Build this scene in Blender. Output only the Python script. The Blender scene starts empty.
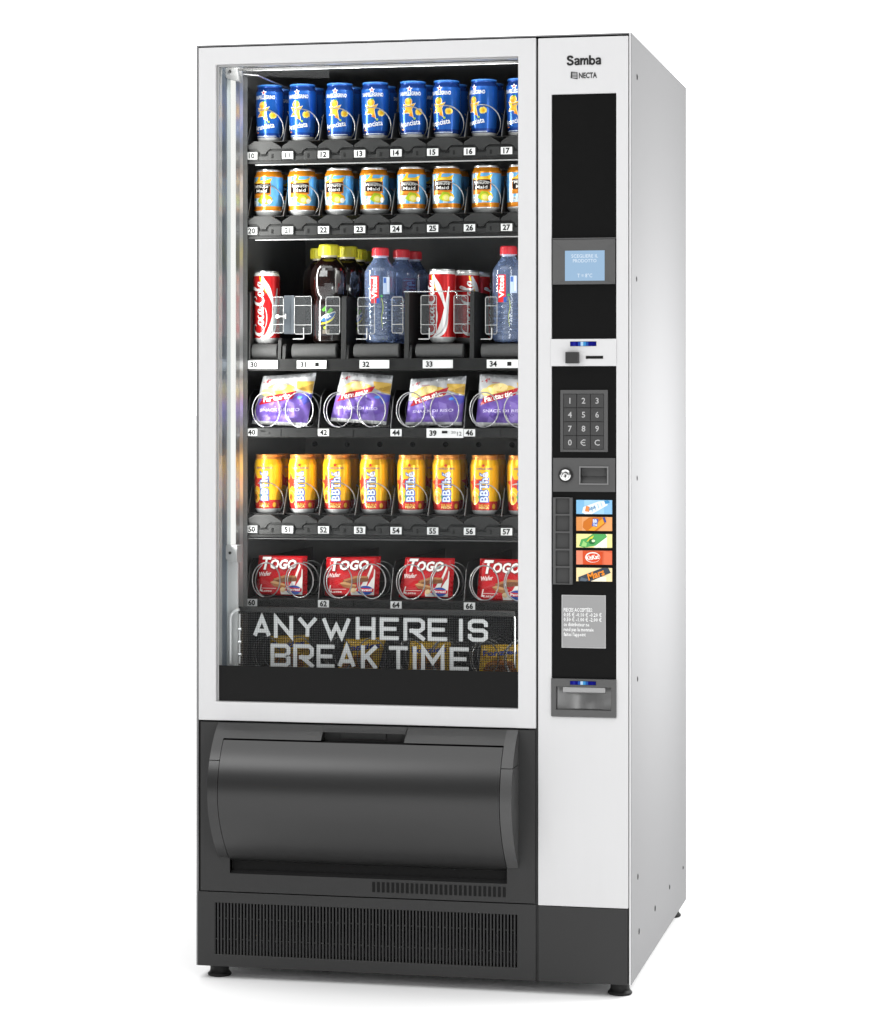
import bpy, bmesh, math, random
from mathutils import Vector, Matrix
random.seed(7)
S = bpy.context.scene
COL = S.collection
PI = math.pi

# ------------------------------------------------------------------ camera geometry
HB = 1.80
SC = 952.7 / HB
F, CX, HY, TH = 2615.0, 441.5, 406.0, math.atan(.2138)
Z0 = F / SC
X0 = 190.0 / F * Z0
W, D = 454 / SC, 465.3 / SC
HW = W / 2
BZ = .025                      # clearance under the cabinet
CT, ST = math.cos(TH), math.sin(TH)
CAM = (HW - X0 * CT + Z0 * ST, -X0 * ST - Z0 * CT, BZ + (985.2 - HY) / SC)


def at(px, py, Y=0.0):
    """x, z of the point of the plane y = Y that is seen at a pixel of the photograph"""
    u = (px - CX) / F; v = (HY - py) / F
    d = (CT * u - ST, ST * u + CT, v); t = (Y - CAM[1]) / d[1]
    return CAM[0] + t * d[0], CAM[2] + t * d[2]


def ax(px, Y): return at(px, HY, Y)[0]


def az(px, py, Y): return at(px, py, Y)[1]


# ------------------------------------------------------------------ materials
def lin(h):
    h = h.lstrip('#')
    c = [int(h[i:i + 2], 16) / 255 for i in (0, 2, 4)]
    return tuple(x / 12.92 if x <= .04045 else ((x + .055) / 1.055) ** 2.4 for x in c)


def M(name, col, rough=.5, metal=0., spec=.5, var=0., bump=0., scale=60., stretch=(1, 1, 1), coat=0., trans=0., ior=1.45):
    m = bpy.data.materials.new(name); m.use_nodes = True
    nt = m.node_tree; b = nt.nodes['Principled BSDF']
    if isinstance(col, str): col = lin(col)
    elif isinstance(col, (int, float)): col = (col,) * 3
    b.inputs['Base Color'].default_value = (*col, 1)
    b.inputs['Roughness'].default_value = rough
    b.inputs['Metallic'].default_value = metal
    b.inputs['Specular IOR Level'].default_value = spec
    b.inputs['Coat Weight'].default_value = coat
    b.inputs['Transmission Weight'].default_value = trans
    b.inputs['IOR'].default_value = ior
    if var or bump:
        tc = nt.nodes.new('ShaderNodeTexCoord'); mp = nt.nodes.new('ShaderNodeMapping')
        mp.inputs['Scale'].default_value = stretch
        nt.links.new(tc.outputs['Object'], mp.inputs['Vector'])
        nz = nt.nodes.new('ShaderNodeTexNoise'); nz.inputs['Scale'].default_value = scale
        nz.inputs['Detail'].default_value = 5
        nt.links.new(mp.outputs['Vector'], nz.inputs['Vector'])
        if var:
            mr = nt.nodes.new('ShaderNodeMapRange')
            mr.inputs['To Min'].default_value = 1 - var; mr.inputs['To Max'].default_value = 1 + var
            nt.links.new(nz.outputs['Fac'], mr.inputs['Value'])
            mx = nt.nodes.new('ShaderNodeVectorMath'); mx.operation = 'SCALE'
            mx.inputs[0].default_value = col
            nt.links.new(mr.outputs['Result'], mx.inputs['Scale'])
            nt.links.new(mx.outputs['Vector'], b.inputs['Base Color'])
            m2 = nt.nodes.new('ShaderNodeMapRange')
            m2.inputs['To Min'].default_value = max(0, rough - var * .6); m2.inputs['To Max'].default_value = min(1, rough + var * .6)
            nt.links.new(nz.outputs['Fac'], m2.inputs['Value'])
            nt.links.new(m2.outputs['Result'], b.inputs['Roughness'])
        if bump:
            bp = nt.nodes.new('ShaderNodeBump'); bp.inputs['Strength'].default_value = bump; bp.inputs['Distance'].default_value = .001
            nt.links.new(nz.outputs['Fac'], bp.inputs['Height']); nt.links.new(bp.outputs['Normal'], b.inputs['Normal'])
    return m


def emit(name, col, st):
    m = bpy.data.materials.new(name); m.use_nodes = True; nt = m.node_tree; nt.nodes.clear()
    e = nt.nodes.new('ShaderNodeEmission'); o = nt.nodes.new('ShaderNodeOutputMaterial')
    e.inputs['Color'].default_value = (*(lin(col) if isinstance(col, str) else col), 1); e.inputs['Strength'].default_value = st
    nt.links.new(e.outputs[0], o.inputs['Surface'])
    return m


def clear(name, tint=(1, 1, 1), gloss=.05, rough=.02, power=4., edge=.5):
    """thin clear pane: transparent with a Schlick-like reflection"""
    m = bpy.data.materials.new(name); m.use_nodes = True; nt = m.node_tree; nt.nodes.clear()
    t = nt.nodes.new('ShaderNodeBsdfTransparent'); t.inputs[0].default_value = (*tint, 1)
    g = nt.nodes.new('ShaderNodeBsdfGlossy'); g.inputs['Roughness'].default_value = rough; g.inputs[0].default_value = (1, 1, 1, 1)
    lw = nt.nodes.new('ShaderNodeLayerWeight'); lw.inputs['Blend'].default_value = .5
    pw = nt.nodes.new('ShaderNodeMath'); pw.operation = 'POWER'; pw.inputs[1].default_value = power
    nt.links.new(lw.outputs['Facing'], pw.inputs[0])
    mr = nt.nodes.new('ShaderNodeMapRange'); mr.inputs['To Min'].default_value = gloss; mr.inputs['To Max'].default_value = edge
    nt.links.new(pw.outputs[0], mr.inputs['Value'])
    mix = nt.nodes.new('ShaderNodeMixShader'); o = nt.nodes.new('ShaderNodeOutputMaterial')
    nt.links.new(mr.outputs[0], mix.inputs[0]); nt.links.new(t.outputs[0], mix.inputs[1]); nt.links.new(g.outputs[0], mix.inputs[2])
    nt.links.new(mix.outputs[0], o.inputs['Surface'])
    return m


_inks = {}


def ink(h, rough=.35, spec=.4):
    if (h, rough) not in _inks: _inks[(h, rough)] = M('ink_' + h.lstrip('#'), h, rough, 0, spec)
    return _inks[(h, rough)]


def cink(h):
    k = (h, 'can')
    if k not in _inks: _inks[k] = M('can_print_' + h.lstrip('#'), h, .24, .42, .6)
    return _inks[k]


WHITE = M('white_paint', (.605, .605, .61), .42, 0, .35, var=.012, bump=.02, scale=90, stretch=(1, 1, .06))
SIDE = M('satin_side_paint', (.215, .215, .219), .5, 0, .25, var=.012, bump=.02, scale=70, stretch=(1, .06, 1))
GAP = M('seam_black', .008, .7, 0, .2)
DARK = M('charcoal_plastic', .027, .48, 0, .4, var=.05, bump=.05, scale=900)
DARK2 = M('charcoal_flap', .012, .33, 0, .7, var=.04, bump=.03, scale=900)
CAPS = M('end_cap_side_lit', .06, .38, 0, .5, var=.04, bump=.03, scale=900)  # right cap only: lighter grey stands in for side light on it
BLACK = M('black_fascia', .0045, .32, 0, .14, var=.03, scale=30)
BAND = M('black_glass_band', .006, .30, 0, .18)
GREY = M('grey_plastic', .075, .42, 0, .45, var=.04, bump=.03, scale=700)
GREYD = M('dark_grey_plastic', .03, .45, 0, .4, var=.04, bump=.03, scale=700)
RUBBER = M('black_rubber', .01, .55, 0, .4)
CHROME = M('bright_steel', .75, .18, 1)
WIRE = M('coil_wire', .36, .3, 1)
ALU = M('aluminium', (.70, .70, .71), .32, 1, var=.04, scale=40, stretch=(1, 1, 8))
INNER = M('inner_lining', .32, .6, 0, .35, var=.12, bump=.1, scale=25)
TRAY = M('tray_plastic', .019, .45, 0, .35, var=.08, bump=.05, scale=300)
TRAYD = M('tray_dark', .008, .45, 0, .3, var=.08, bump=.05, scale=300)
SHEET = M('tray_sheet_metal', .10, .42, .6, .5, var=.1, scale=30)
PAPER = M('white_card', .62, .7, 0, 0)
DIGIT = M('tag_ink', .012, .7, 0, 0)
DIGITL = M('tag_ink_faded', .02, .7, 0, 0)
ACRY = clear('clear_acrylic', (.93, .95, .96), .10, .06, 3, .7)
ACRYE = M('acrylic_edge', .40, .25, 0, .5)
def milky(mat_, k):
    nt = mat_.node_tree; mx = [n for n in nt.nodes if n.type == 'MIX_SHADER'][0]; out = [n for n in nt.nodes if n.type == 'OUTPUT_MATERIAL'][0]
    df = nt.nodes.new('ShaderNodeBsdfDiffuse'); df.inputs[0].default_value = (.80, .82, .85, 1); m2 = nt.nodes.new('ShaderNodeMixShader'); m2.inputs[0].default_value = k
    nt.links.new(mx.outputs[0], m2.inputs[1]); nt.links.new(df.outputs[0], m2.inputs[2]); nt.links.new(m2.outputs[0], out.inputs['Surface'])


milky(ACRY, .02)
GLASS = clear('window_glass', (.97, .98, .98), .005, .01, 5, .6)

# ------------------------------------------------------------------ 2D shapes -> polygons


def rect(x0, y0, x1, y1): return [[(x0, y0), (x1, y0), (x1, y1), (x0, y1)]]


def ell(cx, cy, rx, ry=None, n=20, a0=0):
    ry = ry or rx
    return [[(cx + rx * math.cos(a0 + 2 * PI * i / n), cy + ry * math.sin(a0 + 2 * PI * i / n)) for i in range(n)]]


def star(cx, cy, R, r, n=5, rot=PI / 2):
    return [[(cx + (R if i % 2 == 0 else r) * math.cos(rot + PI * i / n), cy + (R if i % 2 == 0 else r) * math.sin(rot + PI * i / n)) for i in range(2 * n)]]


def smooth(pts, k=5):
    out = []
    n = len(pts)
    for i in range(n - 1):
        p = [pts[max(0, i - 1)], pts[i], pts[i + 1], pts[min(n - 1, i + 2)]]
        for j in range(k):
            t = j / k
            out.append(tuple(.5 * (2 * b + (c - a) * t + (2 * a - 5 * b + 4 * c - d) * t * t + (3 * b - a - 3 * c + d) * t ** 3)
                             for a, b, c, d in zip(*p)))
    out.append(tuple(pts[-1]))
    return out


def stroke(pts, w=None):
    """ribbon of quads along pts; pts may carry their own width as third entry"""
    P = [(p[0], p[1]) for p in pts]; ws = [(p[2] if len(p) > 2 else w) / 2 for p in pts]
    L = []
    for i, p in enumerate(P):
        d0 = Vector(p) - Vector(P[i - 1]) if i else None
        d1 = Vector(P[i + 1]) - Vector(p) if i < len(P) - 1 else None
        d0 = d0 or d1; d1 = d1 or d0
        d0 = d0.normalized() if d0.length else Vector((1, 0)); d1 = d1.normalized() if d1.length else d0
        t = d0 + d1
        t = t.normalized() if t.length > 1e-6 else d0
        n = Vector((-t.y, t.x)); c = max(.35, n.dot(Vector((-d0.y, d0.x))))
        L.append((Vector(p) + n * ws[i] / c, Vector(p) - n * ws[i] / c))
    return [[tuple(L[i][0]), tuple(L[i][1]), tuple(L[i + 1][1]), tuple(L[i + 1][0])] for i in range(len(L) - 1)]


_tx = {}


def text(s, x, y, h, w=None, bold=0., align='C', rot=0., shear=0., res=2):
    """polygons of a word; h is the capital height, y the baseline, w an optional total width"""
    key = (s, bold, shear, res)
    if key not in _tx:
        c = bpy.data.curves.new('word', 'FONT'); c.body = s; c.offset = bold; c.resolution_u = res; c.shear = shear
        o = bpy.data.objects.new('word', c); COL.objects.link(o)
        bpy.context.view_layer.update()
        me = o.evaluated_get(bpy.context.evaluated_depsgraph_get()).to_mesh()
        vs = [(v.co.x / .682, v.co.y / .682) for v in me.vertices]
        _tx[key] = [[vs[i] for i in p.vertices] for p in me.polygons]
        bpy.data.objects.remove(o); bpy.data.curves.remove(c)
    P = _tx[key]
    xs = [q[0] for p in P for q in p]
    a, b = min(xs), max(xs)
    sx = h if w is None else w / (b - a)
    ox = {'C': -(a + b) / 2, 'L': -a, 'R': -b}[align]
    cr, sr = math.cos(rot), math.sin(rot)
    out = []
    for p in P:
        q = [((u + ox) * sx, v * h) for u, v in p]
        out.append([(x + u * cr - v * sr, y + u * sr + v * cr) for u, v in q])
    return out


def xf(polys, dx=0, dy=0, s=1, rot=0, sy=None):
    c, n = math.cos(rot), math.sin(rot); sy = sy or s
    return [[(dx + u * s * c - v * sy * n, dy + u * s * n + v * sy * c) for u, v in p] for p in polys]


# ------------------------------------------------------------------ mesh builder
class MB:
    def __init__(s): s.v = []; s.f = []; s.m = []; s.sm = []; s.mats = []

    def mi(s, m):
        if m not in s.mats: s.mats.append(m)
        return s.mats.index(m)

    def add(s, vs, fs, m, smooth=False):
        o = len(s.v); k = s.mi(m)
        s.v += [tuple(v) for v in vs]
        for f in fs: s.f.append([i + o for i in f]); s.m.append(k); s.sm.append(smooth)
        return s

    def box(s, x0, x1, y0, y1, z0, z1, m):
        vs = [(x, y, z) for x in (x0, x1) for y in (y0, y1) for z in (z0, z1)]
        return s.add(vs, [(0, 1, 3, 2), (4, 6, 7, 5), (0, 4, 5, 1), (2, 3, 7, 6), (0, 2, 6, 4), (1, 5, 7, 3)], m)

    def prism(s, pts, a0, a1, m, plane='xz', smooth=False):
        """pts in the plane, extruded along the third axis from a0 to a1"""
        f = {'xz': lambda u, v, a: (u, a, v), 'yz': lambda u, v, a: (a, u, v), 'xy': lambda u, v, a: (u, v, a)}[plane]
        n = len(pts)
        vs = [f(u, v, a0) for u, v in pts] + [f(u, v, a1) for u, v in pts]
        s.add(vs, [[i, (i + 1) % n, n + (i + 1) % n, n + i] for i in range(n)], m, smooth)
        s.add(vs[:n], [list(range(n))], m); s.add(vs[n:], [list(range(n))[::-1]], m)
        return s

    def ring(s, out, inn, y0, y1, m):
        """a rectangular frame: out/inn = (x0,x1,z0,z1)"""
        def c(r, y): return [(r[0], y, r[2]), (r[1], y, r[2]), (r[1], y, r[3]), (r[0], y, r[3])]
        vs = c(out, y0) + c(inn, y0) + c(out, y1) + c(inn, y1); fs = []
        for i in range(4):
            j = (i + 1) % 4
            fs += [(i, j, 4 + j, 4 + i), (8 + i, 12 + i, 12 + j, 8 + j), (i, 8 + i, 8 + j, j), (4 + i, 4 + j, 12 + j, 12 + i)]
        return s.add(vs, fs, m)

    def lathe(s, prof, m, c=(0, 0, 0), seg=28, axis='z', caps=True):
        """prof = [(r, h[, material of the band above])]"""
        rows = []
        for p in prof:
            r, h = p[0], p[1]
            row = []
            for i in range(seg):
                a = 2 * PI * i / seg
                q = {'z': (r * math.cos(a), r * math.sin(a), h), 'y': (r * math.cos(a), h, r * math.sin(a)), 'x': (h, r * math.cos(a), r * math.sin(a))}[axis]
                row.append((c[0] + q[0], c[1] + q[1], c[2] + q[2]))
            rows.append(row)
        for k in range(len(rows) - 1):
            mm = prof[k][2] if len(prof[k]) > 2 and prof[k][2] else m
            s.add(rows[k] + rows[k + 1], [[i, (i + 1) % seg, seg + (i + 1) % seg, seg + i] for i in range(seg)], mm, True)
        if caps:
            s.add(rows[0], [list(range(seg))[::-1]], prof[0][2] if len(prof[0]) > 2 and prof[0][2] else m)
            s.add(rows[-1], [list(range(seg))], m)
        return s

    def tube(s, pts, r, m, seg=8, closed=False):
        P = [Vector(p) for p in pts]; n = len(P); rows = []
        up = None
        for i in range(n):
            a = P[i - 1] if (i or closed) else P[i]
            b = P[(i + 1) % n] if (i < n - 1 or closed) else P[i]
            t = (b - a).normalized()
            if up is None: up = Vector((0, 0, 1)) if abs(t.z) < .9 else Vector((1, 0, 0))
            e = (up - t * up.dot(t)).normalized(); up = e; g = t.cross(e)
            rows.append([P[i] + (e * math.cos(2 * PI * j / seg) + g * math.sin(2 * PI * j / seg)) * r for j in range(seg)])
        for i in range(n if closed else n - 1):
            k = (i + 1) % n
            s.add(rows[i] + rows[k], [[j, (j + 1) % seg, seg + (j + 1) % seg, seg + j] for j in range(seg)], m, True)
        if not closed:
            s.add(rows[0], [list(range(seg))[::-1]], m); s.add(rows[-1], [list(range(seg))], m)
        return s

    def decal(s, polys, fn, m, du=None, dv=None, sm=False):
        bm = bmesh.new()
        for p in polys:
            try: bm.faces.new([bm.verts.new((u, v, 0)) for u, v in p])
            except ValueError: pass
        if any(len(f.verts) > 4 for f in bm.faces): bmesh.ops.triangulate(bm, faces=[f for f in bm.faces if len(f.verts) > 4])
        for st, ax_ in ((du, 0), (dv, 1)):
            if not st or not bm.verts: continue
            lo = min(v.co[ax_] for v in bm.verts); hi = max(v.co[ax_] for v in bm.verts)
            for k in range(math.floor(lo / st), math.ceil(hi / st) + 1):
                if lo < k * st < hi:
                    co = [0, 0, 0]; no = [0, 0, 0]; co[ax_] = k * st; no[ax_] = 1
                    bmesh.ops.bisect_plane(bm, geom=bm.verts[:] + bm.edges[:] + bm.faces[:], plane_co=co, plane_no=no)
        bm.verts.index_update()
        s.add([fn(v.co.x, v.co.y) for v in bm.verts], [[v.index for v in f.verts] for f in bm.faces], m, sm)
        bm.free()
        return s

    def mesh(s, name):
        me = bpy.data.meshes.new(name)
        me.from_pydata(s.v, [], s.f)
        for m in s.mats: me.materials.append(m)
        me.polygons.foreach_set('material_index', s.m); me.polygons.foreach_set('use_smooth', s.sm)
        me.update()
        return me

    def build(s, name, parent=None, bevel=0, label=None, loc=None, fix=False):
        me = s.mesh(name)
        if fix:
            bm = bmesh.new(); bm.from_mesh(me); bmesh.ops.recalc_face_normals(bm, faces=bm.faces); bm.to_mesh(me); bm.free()
        o = bpy.data.objects.new(name, me); COL.objects.link(o)
        if parent: o.parent = parent
        if loc: o.location = loc
        if bevel:
            b = o.modifiers.new('bevel', 'BEVEL'); b.width = bevel; b.segments = 2; b.limit_method = 'ANGLE'; b.angle_limit = .7
        if label: o['label'] = label
        return o


def flat(y, ox=0, oz=0, s=1):           # drawing plane facing the viewer at depth y
    return lambda u, v: (ox + u * s, y, oz + v * s)


def empty(name, loc, label, cat, group=None, rz=0, rx=0):
    o = bpy.data.objects.new(name, None); COL.objects.link(o); o.empty_display_size = .05
    o.location = loc; o.rotation_euler = (rx, 0, rz); o['label'] = label; o['category'] = cat
    if group: o['group'] = group
    return o


def children(o): return [c for c in list(bpy.data.objects) if c.parent is o]


def copy_tree(o, parent=None):
    c = o.copy(); COL.objects.link(c)
    if parent: c.parent = parent
    for ch in children(o): copy_tree(ch, c)
    return c


# ================================================================== setting
fl = MB(); fl.add([(-280, -280, 0), (280, -280, 0), (280, 280, 0), (-280, 280, 0)], [(0, 1, 2, 3)], M('white_studio_floor', .90, .9, 0, .1, var=.004, scale=3))
o = fl.build('floor'); o['kind'] = 'structure'; o['label'] = 'seamless white studio floor under the vending machine'

# ================================================================== the machine
VM = empty('vending_machine', (0, 0, 0), 'tall white snack and drink vending machine with a large glass window and black control strip', 'vending machine')
DL, DR, DB, DT = -.4236, .2463, .5055, 1.8198       # door
WL, WR, WB, WT = -.3880, .2119, .5418, 1.7860       # window opening
KL, KR, KB = .2506, .4232, .1697                    # control column
TOP = 1.825
FY = -.004                                          # front faces stand a little proud

# cabinet shell: left wall, roof, back, floor
c = MB()
c.box(-HW, -HW + .004, .0, D, BZ, TOP, SIDE)
c.box(-HW + .004, HW - .004, .0, D, TOP - .0025, TOP, SIDE)
c.box(-HW + .004, HW - .004, D - .004, D, BZ, TOP - .0025, SIDE)
c.box(-HW + .004, HW - .004, .02, D - .004, BZ, BZ + .004, WHITE)  # unseen floor plate, coloured white to bounce light under the cabinet
c.box(.238, .246, .03, D - .005, BZ + .004, TOP - .003, GAP)     # bulkhead behind the control column
c.build('cabinet', VM)
s = MB(); s.box(HW - .004, HW, .0, D, BZ, TOP, SIDE)
s.box(HW - .0045, HW - .0008, -.0015, .0, BZ, TOP, WHITE)
side = s.build('side_panel', VM, bevel=.0012)
for (y, z, r) in [(.0772, 1.7503, .0060), (.0700, 1.3625, .0050), (.0770, .981, .0050), (.083, .595, .0050), (.0877, .2146, .0058),
                  (.105, .106, .0062), (.3436, .1056, .0062), (.580, .1062, .0052), (.8193, .1058, .0040)]:
    b = MB(); b.lathe([(r, HW - .001), (r, HW + .0006), (r * .72, HW + .0009), (r * .7, HW - .0006)], RUBBER, (0, y, z), 16, 'x'); b.build('bolt', side)
GASK = M('gasket_grey', .045, .6, 0, .2)
# black seam gasket behind the front parts
g = MB()
g.box(-HW + .0045, DL + .02, .002, .012, BZ + .001, TOP - .003, GAP)
g.box(DR - .015, KL + .015, .002, .012, BZ + .001, TOP - .003, GASK)
g.box(KR - .01, HW - .0045, .002, .012, BZ + .001, TOP - .003, GAP)
g.box(DL, HW - .005, .002, .012, TOP - .02, TOP - .0028, GAP)
g.box(DL + .02, DR - .015, .002, .012, DB - .012, DB + .012, GAP)
g.build('door_gasket', VM)

# door frame with mitred corners
def frame4(mb, out, inn, y0, y1, m, gap=0): mb.ring(out, inn, y0, y1, m)
f = MB(); frame4(f, (DL, DR, DB, DT), (WL, WR, WB, WT), FY, .016, WHITE)
MIT = M('mitre_line', (.62, .62, .625), .5)
for (ox, oz), (ix, iz) in (((DL, DT), (WL, WT)), ((DR, DT), (WR, WT)), ((DL, DB), (WL, WB)), ((DR, DB), (WR, WB))):
    f.decal(stroke([(ox + (ix - ox) * .06, oz + (iz - oz) * .06), (ox + (ix - ox) * .95, oz + (iz - oz) * .95)], .00045), flat(FY - .0002), MIT)
f.build('door_frame', VM, bevel=.0016)
# glazing bead inside the frame
f = MB(); f.ring((WL + .0005, WR - .0005, WB + .0005, WT - .0005), (WL + .0035, WR - .0015, WB + .001, WT - .003), .004, .026, ACRYE)
f.build('glazing_bead', VM)
gl = MB(); gl.box(WL + .002, WR - .001, .010, .013, .6118, WT - .002, GLASS); gl.build('window_glass', VM)
gl = MB(); gl.box(WL + .001, WR - .001, .006, .009, WB, .6118, BAND); gl.build('window_band', VM)

# ---------------------------------------------------------------- control column
k = MB()
BPL, BPR, BPB, BPT = .2765, .4004, .530, 1.7112
frame4(k, (KL, KR, KB, 1.8186), (BPL, BPR, BPB, BPT), FY, .012, WHITE, 0)
kc = k.build('control_column', VM, bevel=.0014, fix=True)
# name plate lettering
def heavy_word(mb, x, z, h, w, y, m):
    la = [stroke(smooth([(.05, .50), (.12, .62), (.28, .65), (.43, .60), (.465, .47), (.465, .14), (.50, 0)], 5), .205), stroke(smooth([(.46, .39), (.28, .35), (.10, .28), (.08, .14), (.20, .06), (.36, .09), (.46, .20)], 5), .18)]
    ls = [stroke(smooth([(.60, .72), (.55, .86), (.35, .92), (.15, .86), (.11, .70), (.22, .58), (.46, .48), (.62, .36), (.62, .20), (.50, .09), (.34, .07), (.15, .11), (.08, .29)], 5), .23)]
    lm = [stroke([(0, 0), (0, .73)], .215), stroke(smooth([(.05, .46), (.12, .58), (.24, .64), (.34, .58), (.36, .46), (.36, .2), (.36, 0)], 4), .20), stroke(smooth([(.40, .46), (.46, .58), (.58, .64), (.68, .58), (.70, .46), (.70, .2), (.70, 0)], 4), .20)]
    lb = [stroke([(0, 0), (0, 1)], .215), stroke([(.25 + .235 * math.cos(a), .33 + .275 * math.sin(a)) for a in [2 * PI * i / 24 for i in range(25)]], .20)]
    adv = [(ls, 0), (la, .82), (lm, 1.54), (lb, 2.50), (la, 3.14)]
    k = w / 3.66; q = 0
    for st, ox in adv:
        for g_ in st: mb.decal([[(x + (u + ox) * k, z + v * h) for u, v in p] for p in g_], flat(y - .00004 * q), m); q += 1
x0_, z = at(567.3, 65.6); x1_ = ax(601, 0)
t = MB(); heavy_word(t, x0_, z, .0178, x1_ - x0_, FY - .0006, M('black_lettering', .010, .4)); t.build('nameplate', kc)
t = MB(); lg = M('logo_ink', .03, .45); x, z = at(588.3, 78.2)
t.decal(text('NECTA', x, z, .0098, .0345, .03), flat(FY - .0008), lg)
cx, cz = at(574.6, 75.8)
t.decal([[(cx - .0062, cz + .0075), (cx + .0062, cz + .0062), (cx + .0066, cz - .0072), (cx - .0070, cz - .0048)]], flat(FY - .0008), lg)
for i in range(4): t.decal(rect(cx - .0036, cz - .0045 + i * .0027, cx + .0050, cz - .0030 + i * .0027), flat(FY - .0011), M('logo_grey', .42, .45))
t.build('maker_logo', kc)
# black fascia



def R(px0, py0, px1, py1, Y=0):
    """front rectangle from two pixels"""
    a = at(px0, py0, Y); b = at(px1, py1, Y)
    return a[0], b[0], b[1], a[1]


# display
x0, x1, z0, z1 = R(553, 240, 615.6, 284)
sx0, sx1, sz0, sz1 = R(565.2, 251, 604.4, 280.4)
d = MB()
d.add([(x0, -.006, z0), (x1, -.006, z0), (x1, -.006, z1), (x0, -.006, z1), (sx0, .0, sz0), (sx1, .0, sz0), (sx1, .0, sz1), (sx0, .0, sz1),
       (x0, .002, z0), (x1, .002, z0), (x1, .002, z1), (x0, .002, z1)],
      [(0, 1, 5, 4), (1, 2, 6, 5), (2, 3, 7, 6), (3, 0, 4, 7), (0, 8, 9, 1), (2, 10, 11, 3), (1, 9, 10, 2), (3, 11, 8, 0)], GREY)
db = d.build('display', VM)
d = MB(); d.box(x0 - .001, x1 + .001, -.0065, .001, z1 + .0008, z1 + .003, GREY); d.build('display_hood', db)
d = MB(); d.add([(sx0 - .0004, -.0002, sz0 - .0004), (sx1 + .0004, -.0002, sz0 - .0004), (sx1 + .0004, -.0002, sz1 + .0004), (sx0 - .0004, -.0002, sz1 + .0004)], [(0, 1, 2, 3)], emit('lit_screen', '#a6c6e4', .95))
wt = emit('screen_text', '#e8f3ff', 1.0)
fy = flat(-.0008); sw = sx1 - sx0; sh = sz1 - sz0; sc_ = (sx0 + sx1) / 2
d.decal(text('SCEGLIERE IL', sc_, sz0 + sh * .77, sh * .11, sw * .68, .004), fy, wt)
d.decal(text('PRODOTTO', sc_, sz0 + sh * .61, sh * .11, sw * .60, .004), fy, wt)
d.decal(text('T = 8°C', sc_, sz0 + sh * .11, sh * .12, sw * .38, .004), fy, wt)
d.build('screen', db)
# white coin insert
x0, x1, z0, z1 = R(551, 339.2, 616.8, 366)
d = MB(); d.box(x0, x1, -.0065, .0, z0, z1, WHITE); ci = d.build('coin_insert', VM, bevel=.001)


def ledbar(px0, py0, px1, py1, y, parent):
    a, b, c0, c1 = R(px0, py0, px1, py1); n = 26; d = MB(); wdt = (b - a) / 4
    d.box(a - .0006, b + .0006, y - .0004, y, c0 - .0006, c1 + .0006, RUBBER)
    cols = ['#1b1f86', '#2a2f9c', '#171a7c', '#2f57b4', '#bfe2ff', '#4aa0dc', '#2d5fb4', '#191c80', '#1a1d84', '#171a78']
    for i, h in enumerate(cols):
        d.add([(a + (b - a) * i / 10, y - .0008, c0), (a + (b - a) * (i + 1) / 10, y - .0008, c0), (a + (b - a) * (i + 1) / 10, y - .0008, c1), (a + (b - a) * i / 10, y - .0008, c1)],
              [(0, 1, 2, 3)], emit('led_' + h[1:], h, .95))
    d.build('indicator_light', parent)


ledbar(571, 341.9, 596.6, 345.9, -.0066, ci)
a, b, c0, c1 = R(565.4, 352, 578.4, 363.4, -.02)
d = MB(); d.box(a, b, -.022, -.0066, c0, c1, GREYD); d.build('coin_knob', ci, bevel=.001)
a, b, c0, c1 = R(586.4, 356, 603.6, 358.8)
d = MB(); d.box(a, b, -.0072, -.0066, c0, c1, GAP); d.build('coin_slot', ci)
# keypad
x0, x1, z0, z1 = R(560.6, 390, 608, 452)
kx0, kx1, kz0, kz1 = R(563.4, 393.8, 604.2, 449.6)
d = MB(); d.ring((x0, x1, z0, z1), (kx0, kx1, kz0, kz1), -.004, .002, GREY); d.box(kx0, kx1, -.0005, .002, kz0, kz1, GREYD)
kp = d.build('keypad', VM, bevel=.0006)
KEYM = M('key_grey', .045, .45, 0, .4, var=.03, scale=300); KT = M('key_legend', .42, .5)
for i, ch in enumerate('123456789O€C'):
    r, q = divmod(i, 3); w_ = (kx1 - kx0) / 3; h_ = (kz1 - kz0) / 4
    a = kx0 + q * w_; t_ = kz1 - r * h_
    d = MB(); d.box(a + .0007, a + w_ - .0007, -.0030, -.0005, t_ - h_ + .0007, t_ - .0007, KEYM)
    ch2 = {'O': '0', '€': 'E'}.get(ch, ch)
    hh = h_ * .40; cx, cz = a + w_ / 2, t_ - h_ * .70
    if ch == '€':
        d.decal(stroke([(cx + .004, cz + hh * .95), (cx, cz + hh), (cx - .0042, cz + hh * .7), (cx - .005, cz + hh / 2), (cx - .0042, cz + hh * .3), (cx, cz), (cx + .004, cz + hh * .05)], .0016), flat(-.0034), KT)
        d.decal(stroke([(cx - .0038, cz + hh / 2), (cx + .003, cz + hh / 2)], .0016), flat(-.0036), KT)
    else:
        d.decal(text(ch2, cx, cz, hh, None, .012), flat(-.0034), KT)
    d.build('key', kp)
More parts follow.
